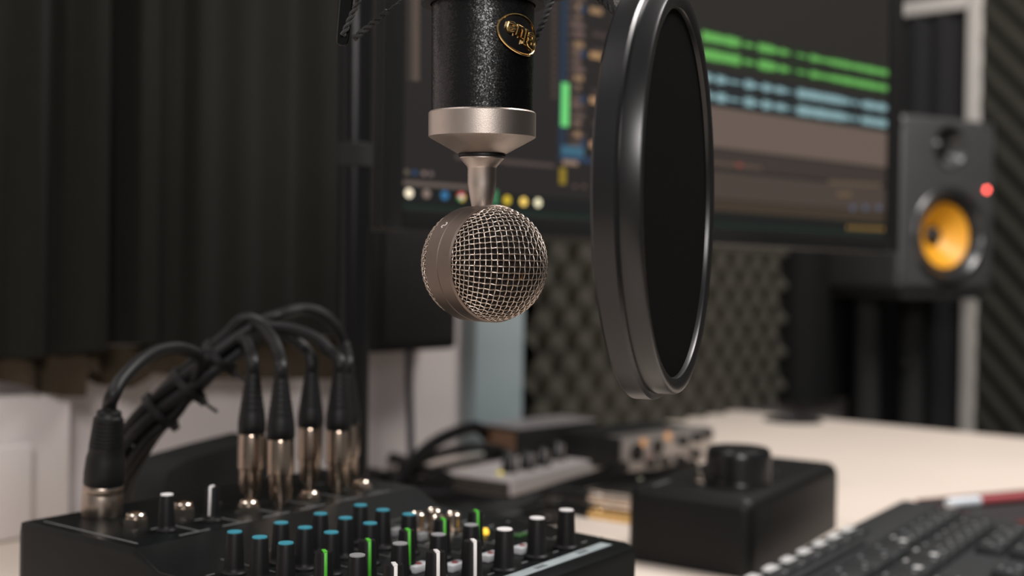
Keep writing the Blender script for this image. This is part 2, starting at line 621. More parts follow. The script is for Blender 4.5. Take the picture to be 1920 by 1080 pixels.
# lower part: horizontal rulers, status bar, icons
spx(855, 297, 1042, 290, (84, 72, 68))
for i in range(8):
    spx(950 + i * 12, 309 + i * 0.8, 957 + i * 12, 302 + i * 0.8, (76, 66, 63), 1.0, 3)
for x, c in ((764, (104, 96, 82)), (779, (42, 74, 108)), (796, (128, 110, 104)), (809, (112, 98, 94))):
    spx(x - 4, 326 + (x - 764) * 0.08, x + 4, 318 + (x - 764) * 0.08, c, 1.0, 3)
spx(756, 346, 900, 338, (100, 88, 82))
spx(754, 383, 1660, 350, (27, 29, 28), 1.0, 2)
spx(754, 389, 1660, 383, (26, 44, 36), 1.0, 3)
for x, y, c, k in ((768, 362, (255, 240, 210), 1.2), (801, 363, (150, 130, 120), 0.8), (835, 366, (60, 120, 165), 0.9), (952, 375, (225, 195, 60), 1.0), (983, 378, (255, 215, 110), 1.2), (1010, 380, (250, 240, 200), 1.2)):
    sdisc(x, y, 0.0036, c, k)
sdisc(866, 369, 0.0036, (235, 80, 70), 1.0, 4, (0.1, 0.55))
sdisc(866, 369, 0.0036, (70, 170, 80), 1.0, 4, (0.55, 0.8))
sdisc(866, 369, 0.0036, (245, 205, 90), 1.0, 4, (0.8, 1.01))
sdisc(866, 369, 0.0036, (245, 205, 90), 1.0, 4, (0.0, 0.1))
sdisc(866, 369, 0.0016, (225, 235, 250), 1.0, 5)
spx(924, 383, 934, 356, (70, 130, 90), 1.0, 3)
for x in (1075, 1092, 1114, 1128):
    spx(x, 352, x + 8, 346, (88, 72, 66), 1.0, 3)
# right half: waveform tracks
xe = sw - 0.001


def track(pxa, pya, pyb, rgb, base, amps):
    xa, ya = sp(pxa, pya)
    _, yb = sp(pxa, pyb)
    lo, hi = min(ya, yb), max(ya, yb)
    srect(xa, lo, xe, hi, base, 1.0, 2)
    mid, hh = (lo + hi) / 2, (hi - lo) / 2
    n = len(amps)
    # many thin sample bars, taller where the sound is louder
    st = (xe - xa) / (n * 6)
    for i, a_ in enumerate(amps):
        for k in range(6):
            aa = a_ * random.uniform(0.6, 0.92)
            x = xa + (i * 6 + k) * st
            srect(x, mid - hh * aa, x + st * 0.96, mid + hh * aa, rgb, 1.0, 3)


A1 = [.9, .9, .95, .9, .8, .9, .85, .9, .1, .45, .3, .1, .75, .8, .75, .7, .3, .6, .4, .05, .05, .3, .25, .1, .6, .55, .4, .35, .4, .5, .6, .5, .7, .6, .55, .6, .65, .6, .6, .65, .6, .55, .6, .6]
A2 = [.9, .7, .2, .8, .7, .2, .3, .2, .1, .8, .8, .3, .2, .7, .6, .2, .6, .6, .3, .1, .1, .8, .9, .8, .8, .75, .8, .75, .7, .75, .8, .7, .6, .5, .2, .4, .1, .6, .7, .75, .7, .7, .75, .7]
random.seed(5)
track(1318, 54, 79, (104, 176, 88), (36, 46, 34), A1)
track(1318, 86, 114, (104, 176, 88), (36, 48, 34), A1)
track(1318, 130, 157, (136, 168, 172), (34, 40, 44), A2)
track(1318, 163, 192, (136, 168, 172), (34, 40, 44), A2)
spx(1318, 273, 1668, 196, (104, 90, 82), 1.0, 2)                        # lighter empty lane
spx(1318, 312, 1668, 277, (62, 54, 50), 1.0, 2)
spx(1318, 300, 1430, 306, (92, 76, 66), 1.0, 3)
spx(1383, 312, 1392, 306, (150, 70, 60), 1.0, 4)
spx(1318, 370, 1668, 318, (74, 64, 58), 1.0, 2)
spx(1318, 394, 1668, 372, (64, 54, 44), 1.0, 3)
for i in range(11):
    spx(1556 + i * 9, 344 + i * 0.6, 1562 + i * 9, 338 + i * 0.6, (112, 96, 76), 1.0, 4)
for i in range(3):
    spx(1572 + i * 9, 368, 1578 + i * 9, 360, (112, 92, 66), 1.0, 4)
for i, x in enumerate((1596, 1620, 1645)):
    spx(x, 394, x + 8, 384, (84, 92, 112), 1.0, 4)
for i in range(8):
    spx(1590 + i * 9, 430 + i * 0.4, 1595 + i * 9, 423 + i * 0.4, (150, 116, 62), 1.0, 4)
scr.build('screen', SMATS, mon, smooth=False)

# black box below the monitor on the wall, with a cord dropping to the desk
bx0, bx1 = wall_x(708, 550, 0.065), wall_x(866, 550, 0.065)
bzt, bzb = PP(780, 380, W0 + dv * 0.065, dv).z - DZ, PP(800, 658, W0 + dv * 0.065, dv).z - DZ
bc = Mw @ V(((bx0 + bx1) / 2, -0.03, bzb))
bbx = thing('black_box', 'black square box fixed to the wall under the left end of the monitor', 'box', bc)
MB().box(((bx0 + bx1) / 2, -0.0305, (bzt + bzb) / 2), (bx1 - bx0, 0.058, bzt - bzb), 0.006, M=Mw).build('cabinet', black_matte, bbx)
MB().box(((bx0 + bx1) / 2, -0.062, (bzt + bzb) / 2), (bx1 - bx0 - 0.02, 0.005, bzt - bzb - 0.02), 0.002, M=Mw).build('front_panel', black_matte, bbx)
p1 = P(767, 659, 1.33)
p1 = V((p1.x, p1.y, CAM_Z - 0.0)) ; p1.z = P(767, 655, 1.33).z
p2 = PZ(770, 868, DZ + 0.004); 
mb = MB().tube(spline([p1 + V((0, 0, 0.0)), P(767, 700, 1.33), P(769, 780, 1.325), P(771, 850, 1.315), V((P(775, 850, 1.31).x, 1.31, DZ + 0.012)), V((P(800, 850, 1.29).x, 1.28, DZ + 0.0045))]), 0.0042, 8)
tag(mb.build('cord', mat('cord_grey_blue', (50, 54, 60), 0.5, var=0.1)), 'thin dark blue-grey cord hanging straight down the pale wall from the black box', 'cord')

# ------------------------------------------------------------------ microphone
MY = 0.44
mk = MY / FPX                                          # metres per pixel at the microphone
top_c, bot_c = P(903.5, 215, MY), P(907, 388, MY)
ax = (Z + V((0.0, -0.047, 0)) + V((-0.008, 0, 0))).normalized()      # up along the body
mo = P(904, 260, MY)                                   # lower rim of the collar
Mm = axis_frame(mo, ax, V((0, -1, 0)))                 # x towards the viewer, y, z along body
yy = Mm.col[1].to_3d()
mic = thing('microphone', 'black studio microphone hanging upside down with a round wire-mesh head', 'microphone', P(904, 300, MY))
paint = mat('flake_paint', (10, 10, 11), 0.30, spec=0.5)
nt = paint.node_tree
b_ = nt.nodes['Principled BSDF']
tc = nt.nodes.new('ShaderNodeTexCoord')
vo = nt.nodes.new('ShaderNodeTexVoronoi')
vo.inputs['Scale'].default_value = 2600
nt.links.new(tc.outputs['Object'], vo.inputs['Vector'])
sub = nt.nodes.new('ShaderNodeVectorMath'); sub.operation = 'SUBTRACT'; sub.inputs[1].default_value = (0.5, 0.5, 0.5)
nt.links.new(vo.outputs['Color'], sub.inputs[0])
scl = nt.nodes.new('ShaderNodeVectorMath'); scl.operation = 'SCALE'; scl.inputs['Scale'].default_value = 0.22
nt.links.new(sub.outputs['Vector'], scl.inputs[0])
ge = nt.nodes.new('ShaderNodeNewGeometry')
ad = nt.nodes.new('ShaderNodeVectorMath'); ad.operation = 'ADD'
nt.links.new(ge.outputs['Normal'], ad.inputs[0]); nt.links.new(scl.outputs['Vector'], ad.inputs[1])
nm = nt.nodes.new('ShaderNodeVectorMath'); nm.operation = 'NORMALIZE'
nt.links.new(ad.outputs['Vector'], nm.inputs[0])
nt.links.new(nm.outputs['Vector'], b_.inputs['Normal'])
Rt = 95.5 * mk
Rc = 100.5 * mk
tube_top = 0.150
mb = MB().lathe([(Rt, 0.0102), (Rt, tube_top - 0.003), (Rt - 0.003, tube_top), (0.006, tube_top)], Mm, 96)
mb.build('body', paint, mic)
ch = 48 * mk
mb = MB().lathe([(Rt - 0.001, 0.0102), (Rc - 0.0006, 0.0102), (Rc, 0.0096), (Rc, 0.0006), (Rc - 0.0008, 0.0), (ch, -27 * mk), (ch - 0.002, -28 * mk)], Mm, 96)
mb.build('collar', nickel, mic)
mb = MB().lathe([(43 * mk, -27.5 * mk), (44 * mk, -29 * mk), (44 * mk, -33 * mk), (42 * mk, -35 * mk)], Mm, 64)
mb.build('isolation_ring', black_rubber, mic)
mb = MB().lathe([(42 * mk, -34 * mk), (42 * mk, -37 * mk), (28.5 * mk, -52 * mk), (27 * mk, -56 * mk), (27 * mk, -84 * mk), (25 * mk, -98 * mk), (21 * mk, -120 * mk), (18.5 * mk, -130 * mk), (18.5 * mk, -150 * mk)], Mm, 64)
mb.build('stem', nickel, mic)
# head: band and two wire-mesh domes; axis turned to the right and a little to the viewer
hc = P(908.5, 494.5, MY)
vh = V((math.sin(math.radians(38.8)), -math.cos(math.radians(38.8)), 0.0))
# view direction at the head is almost +y
Mh = frame(hc, V((vh.y, -vh.x, 0)) * 1.0, Z, vh)
Mh = axis_frame(hc, vh, Z)                             # x = up, y, z = head axis
HR, HB, HD = 109 * mk, 39 * mk, 78 * mk
HQ = 147 * mk                                          # arc length from the pole of a dome to its rim
mb = MB()
pr = [(HR - 0.0022, -HB), (HR - 0.0006, -HB - 0.0001), (HR, -HB + 0.0005), (HR, -0.0003), (HR - 0.0004, -0.00012), (HR - 0.0004, 0.00012), (HR, 0.0003), (HR, HB - 0.0006), (HR - 0.0006, HB + 0.0001), (HR - 0.0022, HB), (HR - 0.0022, -HB)]
mb.lathe(pr, Mh, 96, cap0=False, cap1=False)
band = mb.build('head_band', band_metal, mic)
# small cardioid mark on the band
mark = []
for t in range(22):
    a = t / 21
    mark.append((0.0012 * math.sin(a * 7.0) * (1 - 0.3 * a), (a - 0.5) * 0.0042))
am = math.radians(62)
tgt = P(825, 438, MY)


def band_pt(ang, h, lift=0.0001):
    return Mh @ V(((HR + lift) * math.cos(ang), (HR + lift) * math.sin(ang), h))


best = min(((proj, a_, h_) for a_ in [i * 0.02 for i in range(315)] for h_ in [-HB * 0.35] for proj in [0] if True), key=lambda t: (band_pt(t[1], t[2]) - tgt).length)
am, hm = best[1], best[2]
mpts = []
for x, y in [(-1.0, .2), (-1.1, .8), (-.6, 1.2), (0, 1.0), (.3, .4), (.1, -.3), (.3, -.9), (.9, -1.0), (1.2, -.5), (1.0, 0)]:
    mpts.append((x, y))
pth = spline([band_pt(am + x * 0.0011 / HR, hm + y * 0.0009, 0.00005) for x, y in mpts], 5)
MB().tube(pth, 0.00018, 6).build('pattern_mark', white_plastic, band)


def dome_pt(a_, b_, sgn, lift):
    """grid point (arc lengths a, b from the pole) on the pressed dome"""
    rho = math.hypot(a_, b_)
    th = rho / HQ * math.pi / 2
    psi = math.atan2(b_, a_)
    rr, hh = (HR - 0.0010 + lift) * math.sin(th), (HD - 0.0004 + lift) * math.cos(th)
    return Mh @ V((rr * math.sin(psi), rr * math.cos(psi), sgn * (HB - 0.0004 + hh))), th


PITCH_W, WR = 0.00215, 0.00021
for sgn, nm_ in ((1, 'front_grille'), (-1, 'rear_grille')):
    mb = MB()
    n = int(1.02 * HQ / PITCH_W)
    TH1 = 1.555
    for fam in (0, 1):
        for i in range(-n, n + 1):
            c = (i + 0.5) * PITCH_W
            run = []
            for k in range(-n * 4, n * 4 + 1):
                t = k * PITCH_W / 4
                lift = WR * 1.05 * math.cos(math.pi * (t / PITCH_W - 0.5)) * (1 if i % 2 else -1) * (1 if fam else -1)
                a_, b_2 = (c, t) if fam else (t, c)
                p, th = dome_pt(a_, b_2, sgn, lift)
                if th <= TH1:
                    run.append(p)
            if len(run) > 3:
                mb.tube(run, WR, 5, cap=False)
    mb.build(nm_, wire_metal, mic, ang=80)
mesh_m = mat('inner_gauze', (30, 25, 22), 0.38, 0.6, var=0.2, vscale=900)
nt = mesh_m.node_tree
tc = nt.nodes.new('ShaderNodeTexCoord')
wv = nt.nodes.new('ShaderNodeTexVoronoi'); wv.inputs['Scale'].default_value = 2600
nt.links.new(tc.outputs['Object'], wv.inputs['Vector'])
bp = nt.nodes.new('ShaderNodeBump'); bp.inputs['Strength'].default_value = 1.0; bp.inputs['Distance'].default_value = 0.0004
nt.links.new(wv.outputs['Distance'], bp.inputs['Height'])
nt.links.new(bp.outputs['Normal'], nt.nodes['Principled BSDF'].inputs['Normal'])
for sgn in (1, -1):
    pr = []
    for k in range(17):
        th = TH1 * (1 - k / 16)
        pr.append(((HR - 0.0024) * math.sin(th) + 1e-5, sgn * (HB - 0.0005 + (HD - 0.0016) * math.cos(th))))
    MB().lathe(pr, Mh, 64, cap0=False, cap1=False).build('gauze_lining', mesh_m, mic)
gp = None
bestd = 9
for i in range(60):
    for j in range(-30, 31):
        a_, b_2 = -i * 0.0006, j * 0.0006
        p, th = dome_pt(a_, b_2, 1, -0.0009)
        if th > TH1: continue
        d_ = ray(962, 516).normalized()
        rel = p - V((0, 0, CAM_Z))
        e = (rel - d_ * rel.dot(d_)).length
        if e < bestd and rel.y < MY: bestd, gp = e, p
if gp:
    MB().box((0, 0, 0), (0.0028, 0.0016, 0.0008), 0.0002, M=axis_frame(gp, (gp - hc), Z)).build('capsule_contact', gold, mic)

# badge: gold rim, black face and raised lettering wrapped round the body, upside down
bang = math.radians(45)
bh = (P(966, 78, MY) - mo).dot(ax)


def wrap(s, t, lift):
    """badge coordinates (s sideways, t up along the body) to the body surface"""
    a_ = bang + s / Rt
    r_ = Rt + lift
    return mo + ax * (bh + t) + (yy * math.sin(a_) * SGN + Mm.col[0].to_3d() * math.cos(a_)) * r_


SGN = 1 if (yy.x > 0) else -1
tilt = math.radians(-17)
ea, eb = 0.0100, 0.0069


def bel(u_, v_, lift):
    s = u_ * math.cos(tilt) - v_ * math.sin(tilt)
    t = u_ * math.sin(tilt) + v_ * math.cos(tilt)
    return wrap(s, t, lift)


mb = MB()
N = 48
vs = [bel(0, 0, 0.0009)]
for ring in (0.35, 0.7, 1.0):
    vs += [bel(ea * ring * math.cos(2 * math.pi * k / N), eb * ring * math.sin(2 * math.pi * k / N), 0.0009) for k in range(N)]
fs = [(0, 1 + k, 1 + (k + 1) % N) for k in range(N)]
for q_ in range(2):
    for k in range(N):
        k2 = (k + 1) % N
        fs.append((1 + q_ * N + k, 1 + (q_ + 1) * N + k, 1 + (q_ + 1) * N + k2, 1 + q_ * N + k2))
o_ = len(vs)
vs += [bel(ea * math.cos(2 * math.pi * k / N), eb * math.sin(2 * math.pi * k / N), 0.0) for k in range(N)]
for k in range(N):
    k2 = (k + 1) % N
    fs.append((1 + 2 * N + k, o_ + k, o_ + k2, 1 + 2 * N + k2))
mb.add(vs, fs)
badge = mb.build('badge', black_gloss, mic)
MB().tube([bel(ea * math.cos(2 * math.pi * k / 64), eb * math.sin(2 * math.pi * k / 64), 0.0011) for k in range(64)], 0.00042, 8, closed=True).build('badge_rim', gold, badge)
tv, tf = text_mesh('Blue', 0.0072, 0.0004)
mb = MB().add([bel(-v.x * 1.10, -v.y * 1.05, 0.0015 + v.z) for v in tv], tf)
mb.build('badge_lettering', gold, badge, smooth=False)

# ------------------------------------------------------------------ shock mount round the microphone, and the boom stand
ring_z = P(904, -75, MY).z
sm = thing('shock_mount', 'black spider shock mount with braided elastic cords holding the microphone', 'shock mount', V((mo.x, mo.y, ring_z)))
sc_ = V((mo.x, mo.y, ring_z)) + (ax - Z) * 0.0
mb = MB()
mb.lathe([(0.052, -0.004), (0.056, -0.004), (0.056, 0.004), (0.052, 0.004), (0.052, -0.004)], frame(sc_, V((1, 0, 0)), V((0, 1, 0)), Z), 64, cap0=False, cap1=False)
mb.build('outer_ring', black_plastic, sm)
mb = MB()
mb.lathe([(Rt + 0.0005, -0.018), (Rt + 0.004, -0.018), (Rt + 0.004, 0.018), (Rt + 0.0005, 0.018), (Rt + 0.0005, -0.018)], axis_frame(mo + ax * ((sc_ - mo).dot(ax)), ax), 48, cap0=False, cap1=False)
mb.build('inner_ring', black_plastic, sm)
texm = mat('crinkle_metal', (120, 118, 116), 0.35, 0.8, var=0.3, vscale=900, bump=0.8, bscale=1500)
# left hanging prongs
A = lambda x, y, d=0.0: P(x, y, MY + d)


def plate(pts, d0, d1, name, m):
    mb = MB()
    n = len(pts)
    vs = [A(x, y, d0) for x, y in pts] + [A(x, y, d1) for x, y in pts]
    fs = [tuple(range(n)), tuple(reversed(range(n, 2 * n)))] + [(i, n + i, n + (i + 1) % n, (i + 1) % n) for i in range(n)]
    mb.add(vs, fs)
    o = mb.build(name, m, sm, ang=50)
    bv_ = o.modifiers.new('edge', 'BEVEL')
    bv_.width, bv_.segments = 0.0006, 2
    return o


plate([(641, -75), (665, -75), (662, 0), (655, 70), (652, 83), (645, 88), (636, 86), (631, 80), (632, 60), (637, 0)], -0.003, 0.003, 'prong', mat('prong_black', (12, 12, 12), 0.12, spec=0.3))
plate([(1146, -75), (1180, -75), (1178, 0), (1178, 22), (1173, 38), (1168, 36), (1150, 8), (1148, 0)], -0.002, 0.003, 'prong', texm)


def cord(a_, b_2, r_, name='elastic_cord'):
    """braided cord: two strands twisted about each other"""
    mb = MB()
    a_, b_2 = V(a_), V(b_2)
    d = (b_2 - a_).normalized()
    M = axis_frame(a_, d)
    Ln = (b_2 - a_).length
    n = int(Ln / 0.0008)
    for ph in (0, math.pi):
        mb.tube([M @ V((r_ * 0.55 * math.cos(ph + i * 0.9), r_ * 0.55 * math.sin(ph + i * 0.9), Ln * i / n)) for i in range(n + 1)], r_ * 0.62, 6)
    return mb.build(name, cord_black_tex, sm)


cord_black_tex = mat('braided_cord', (44, 43, 43), 0.6, var=0.4, vscale=2500, bump=0.6, bscale=2500)
cord(A(643, 66, -0.004), A(690, -40, -0.004), 0.0011)
cord(A(664, 72, 0.003), A(727, 21, 0.004), 0.0012)
cord(A(727, 21, 0.004), A(820, -52, 0.01), 0.0005)
cord(A(1170, 37, -0.003), A(1080, -42, 0.0), 0.0014)
cord(A(1002, 80, 0.022), A(1052, -40, 0.03), 0.0013)
MB().lathe([(0.0, 0.0), (0.0012, 0.0003), (0.0015, 0.0012), (0.0, 0.0022)], axis_frame(A(1158, 43, -0.003), V((0, -1, 0))), 12, cap0=False, cap1=False).build('rivet', steel, sm)
plate([(1156, 38), (1172, 38), (1170, 55), (1166, 60), (1160, 52)], -0.002, 0.002, 'hook_tip', black_gloss)

# boom stand: black pole behind the plugs, boom reaching over the picture's top to the microphone
PY = 0.845
pt, pb = P(670, -260, PY), P(660, 890, PY)
pd = (pt - pb).normalized()
foot = pb + pd * ((DZ + 0.012 - pb.z) / pd.z)
st = thing('microphone_stand', 'black upright pole with a boom arm, standing on the desk behind the mixer', 'microphone stand', V((foot.x, foot.y, DZ)))
rp = 30 * PY / FPX
pole_m = mat('pole_paint', (18, 18, 19), 0.3, var=0.1, spec=0.22)
knee = P(690, 295, PY)
mb = MB().lathe([(rp, 0), (rp, (pt - foot).length)], axis_frame(foot, pd), 40)
mb.build('pole', pole_m, st)
hk = (P(672, 292, PY) - foot).dot(pd)
mb = MB().lathe([(rp, hk - 0.009), (rp + 0.0012, hk - 0.008), (rp + 0.0012, hk + 0.008), (rp, hk + 0.009)], axis_frame(foot, pd), 40, cap0=False, cap1=False)
mb.build('collar', black_matte, st)
mb = MB().lathe([(0.05, 0), (0.05, 0.008), (0.047, 0.011), (rp, 0.013)], frame(V((foot.x, foot.y, DZ + 0.0005)), V((1, 0, 0)), V((0, 1, 0)), Z), 48)
mb.build('base', black_plastic, st)
bend = V((mo.x, mo.y, ring_z + 0.02)) + ax * 0.15
mb = MB().tube([pt - pd * 0.01, bend + V((0, 0, 0.02))], 0.009, 16)
mb.tube([bend + V((0, 0, 0.025)), bend + V((0.004, 0.0, -0.095)) + V((0.05, 0.0, -0.06))], 0.004, 10)
mb.build('boom_arm', pole_m, st)

# ------------------------------------------------------------------ pop filter
pn = V((math.cos(math.radians(18.8)), -math.sin(math.radians(18.8)), 0))
FY = 0.427
fk = FY / FPX
fc = P(1282.5, 366, FY)                                # centre of the front rim
Mf = axis_frame(fc, pn, Z)
pf = thing('pop_filter', 'large round black pop filter seen nearly edge-on beside the microphone', 'pop filter', fc)
TA, TB = 0.0088, 0.0073
RA, RB = 384 * fk, 372.5 * fk
hoop_m = mat('hoop_plastic', (18, 18, 19), 0.33, var=0.1, spec=0.48)
mb = MB().lathe([(RA - 0.004, -TB - TA), (RA - 0.001, -TB - TA), (RA, -TB - TA + 0.001), (RA, -TB - 0.001), (RA - 0.001, -TB), (RB - 0.002, -TB), (RB - 0.002, -TB - TA + 0.0006), (RA - 0.004, -TB - TA)], Mf, 128, cap0=False, cap1=False)
mb.build('outer_hoop', hoop_m, pf)
prof = [(RB, -TB - 0.001), (RB, -0.0012), (RB - 0.0005, -0.0003), (RB - 0.0012, 0.0), (RB - 0.0040, -0.0003), (RB - 0.0058, -0.0010), (RB - 0.0062, -0.0018), (RB - 0.0062, -0.0060), (RB - 0.004, -0.0070), (RB - 0.002, -TB - 0.001), (RB, -TB - 0.001)]
mb = MB().lathe(prof, Mf, 128, cap0=False, cap1=False)
mb.build('inner_hoop', hoop_m, pf)
nyl = mat('nylon_mesh', (10, 10, 10), 0.95, var=0.1, vscale=900, spec=0.03, bump=0.5, bscale=4000)
for h in (-0.0028, -0.0125):
    MB().lathe([(RB - 0.0058, h - 0.0003), (RB - 0.0058, h)], Mf, 96).build('nylon_screen', nyl, pf)
gt = fc - pn * (TB + TA * 0.5) + Z * (RA - 0.001)
MB().tube(spline([gt - Z * 0.0, gt + Z * 0.05, gt + V((0.0, 0.06, 0.12)), V((mo.x + 0.03, mo.y + 0.06, ring_z + 0.165)), (pt * 0.25 + (bend + V((0, 0, 0.02))) * 0.75)], 10), 0.0035, 10).build('gooseneck', black_rubber, pf)

# ------------------------------------------------------------------ mixer
mu = V((0.58, 0.815, 0)).normalized()                  # along the input row, away
mv = V((mu.y, -mu.x, 0))                               # towards the front edge
ZL, ZS = CAM_Z - 0.124, CAM_Z - 0.132                  # rear ledge, control surface
O = PZ(35, 975, ZL)
O.z = 0
Mx = frame(O, mu, mv, -Z)                              # helper for points below
mx = thing('audio_mixer', 'black compact audio mixer with teal, green and white tipped knobs', 'mixer', O + mu * 0.1 + mv * 0.12 + Z * DZ)


def X(u_, v_, z):
    return V((O.x, O.y, 0)) + mu * u_ + mv * v_ + Z * z


def uv(px_, py_, z):
    d = PZ(px_, py_, z) - V((O.x, O.y, z))
    return d.dot(mu), d.dot(mv)


UM0, UM1, VM = 0.205, 0.182, 0.246
ue = lambda v_: UM0 + (UM1 - UM0) * v_ / VM
prof = [(0.004, DZ + 0.006), (0.0, DZ + 0.010), (0.0, ZL - 0.006), (0.002, ZL - 0.001), (0.005, ZL), (0.090, ZL), (0.092, ZL - 0.0004), (0.109, ZS), (VM - 0.006, ZS), (VM - 0.001, ZS - 0.002), (VM, ZS - 0.006), (VM, DZ + 0.022), (VM - 0.006, DZ + 0.006)]
mb = MB()
n = len(prof)
secs = []
for (e, ins) in ((0.0, 0.004), (0.0015, 0.001), (0.004, 0.0), (1 - 0.004, 0.0), (1 - 0.0015, 0.001), (1.0, 0.004)):
    for (v_, z) in prof:
        vv = min(max(v_, ins), VM - ins)
        zz = min(z, ZL - ins) if z > DZ + 0.05 else z
        if v_ > 0.1: zz = min(z, ZS - ins * 0.3)
        secs.append(X(e * ue(v_), vv, zz))
fs = []
for k in range(5):
    for i in range(n):
        j = (i + 1) % n
        fs.append((k * n + i, k * n + j, (k + 1) * n + j, (k + 1) * n + i))
fs += [tuple(reversed(range(n))), tuple(range(5 * n, 6 * n))]
mb.add(secs, fs)
case_m = mat('mixer_paint', (13, 16, 16), 0.36, var=0.15, vscale=60, spec=0.16, bump=0.05, bscale=1500)
mb.build('case', case_m, mx, ang=30)
# vent slots on the left side
mb = MB()
for r_ in range(3):
    for c in range(8):
        v_, z = 0.030 + c * 0.015 + (r_ % 2) * 0.0075, ZL - 0.030 - r_ * 0.016
        mb.box((0, 0, 0), (0.0006, 0.004, 0.009), 0.0002, 1, M=frame(X(-0.0002, v_, z), mu, mv, Z))
mb.build('vent_slots', black_gloss, mx)
for u_, v_ in ((0.03, 0.03), (0.03, 0.21), (0.155, 0.03), (0.155, 0.21)):
    MB().lathe([(0.008, 0), (0.009, 0.0065)], frame(X(u_, v_, DZ + 0.0003), V((1, 0, 0)), V((0, 1, 0)), Z), 16).build('foot', black_rubber, mx)


def strip(mb, u0, v0, u1, v1, z, wid):
    a_, b_2 = X(u0, v0, z), X(u1, v1, z)
    d = (b_2 - a_).normalized()
    s = Z.cross(d) * wid / 2
    h = Z * 0.00015
    mb.add([a_ - s, a_ + s, b_2 + s, b_2 - s, a_ - s + h, a_ + s + h, b_2 + s + h, b_2 - s + h], [(4, 5, 6, 7), (0, 1, 5, 4), (1, 2, 6, 5), (2, 3, 7, 6), (3, 0, 4, 7)])


# printed lines on the ledge and the control surface
mb = MB()
zl, zs = ZL + 0.00005, ZS + 0.00005
strip(mb, 0.006, 0.012, 0.006, 0.086, zl, 0.0007)
for k in range(6):
    u_ = 0.040 + k * 0.026
    strip(mb, u_, 0.064, u_, 0.088, zl, 0.0006)
    strip(mb, u_ - 0.012, 0.0665, u_ - 0.003, 0.0665, zl, 0.0008)
    strip(mb, u_ - 0.010, 0.0425, u_ - 0.001, 0.0425, zl, 0.0010)
    strip(mb, u_ - 0.012, 0.0875, u_ + 0.006, 0.0875, zl, 0.0009)
for k in range(7):
    u_ = 0.006 + k * 0.0262
    if k: strip(mb, u_, 0.112, u_ - 0.0, 0.214, zs, 0.0004)
    for v_ in (0.130, 0.148, 0.166, 0.188, 0.207, 0.224):
        strip(mb, u_ + 0.003, v_, u_ + 0.0075, v_, zs, 0.0009)
        strip(mb, u_ + 0.018, v_ + 0.001, u_ + 0.021, v_ + 0.001, zs, 0.0008)
for k in range(3):
    strip(mb, 0.13, 0.118 + k * 0.012, 0.168, 0.118 + k * 0.012, zs, 0.0005)
mb.build('printed_lines', grey_print, mx, smooth=False)
mb = MB()
strip(mb, 0.01, 0.2345, 0.1725, 0.2345, zs, 0.0065)
o = mb.build('front_print_strip', mat('print_strip', (150, 160, 162), 0.6, var=0.08, vscale=100), mx, smooth=False)
mb = MB()
for u0 in (0.03, 0.058, 0.084, 0.110, 0.146):
    for k in range(4):
        strip(mb, u0 + k * 0.0022, 0.2330, u0 + k * 0.0022 + 0.0006, 0.2360, zs + 0.0002, 0.0005)
mb.build('strip_marks', black_matte, o, smooth=False)


# knobs: body, coloured tip and, on some, a pointer line running down the side
def make_knob(name, hgt, r_, tip_rgb, line, tipname, full=False):
    """knob built at the origin with its tip and pointer turned to local -y"""
    bodyp = [(r_ * 1.28, 0.0), (r_ * 1.28, 0.0012), (r_ * 1.08, 0.0020), (r_ * 1.03, 0.0035), (r_ * 0.86, hgt - 0.0008), (r_ * 0.80, hgt - 0.0001), (0.0005, hgt)]
    mb = MB()
    n = 40
    mb.lathe(bodyp, None, n)
    k = mb.build(name, knob_m, None, ang=40)
    tm = mat(tipname, tip_rgb, 0.45, var=0.05)
    mb = MB()
    rt = r_ * 0.80
    if full:
        mb.lathe([(rt * 0.96, hgt), (rt * 0.94, hgt + 0.0005), (0.0003, hgt + 0.0007)], None, 32)
    else:
        mb.box((0, -rt * 0.38, hgt + 0.0002), (r_ * 0.40, rt * 1.22, 0.0009), 0.0002)
    if line:
        a0, a1 = V((0, -r_ * 0.845, hgt)), V((0, -r_ * 1.035, 0.0035))
        d = (a0 - a1)
        mid = (a0 + a1) / 2
        M = axis_frame(mid, d, V((0, -1, 0)))
        mb.box((0.0001, 0, 0), (0.0007, r_ * 0.30, d.length), 0.0001, 1, M=M)
    t = mb.build('pointer' if not full else 'tip', tm, k, ang=50)
    return k, t


knob_m = mat('knob_black', (16, 16, 17), 0.5, var=0.1, spec=0.25)
TEAL, GREEN, WHITE, GREY = (52, 132, 150), (74, 178, 46), (226, 224, 222), (136, 136, 138)
used = {}


def knob(kind, px_, py_, hgt, r_, rot, base):
    """place a knob whose tip is seen at (px, py); the first of a kind is the original"""
    p = PZ(px_, py_, base + hgt)
    p.z = base
    spec = {'teal': ('equaliser_knob', TEAL, False, 'tip_teal', True), 'green': ('send_knob', GREEN, True, 'tip_green', False), 'grey': ('pan_knob', GREY, False, 'tip_grey', True),
            'white': ('level_knob', WHITE, True, 'tip_white', False), 'cap': ('output_knob', WHITE, False, 'tip_white', True), 'trim': ('trim_knob', WHITE, False, 'tip_white', True), 'trimline': ('trim_knob', WHITE, True, 'tip_white', False)}[kind]
    key = (kind, round(hgt, 4), r_)
    if key not in used:
        k, t = make_knob(spec[0], hgt, r_, spec[1], spec[2], spec[3], spec[4])
        k.parent = mx
        used[key] = (k, t)
    else:
        k0, t0 = used[key]
        k = copy_part(k0, mx, (0, 0, 0))
        t = copy_part(t0, k, (0, 0, 0))
    k.location = p - mx.location
    k.rotation_euler = (0, 0, rot)
    return k


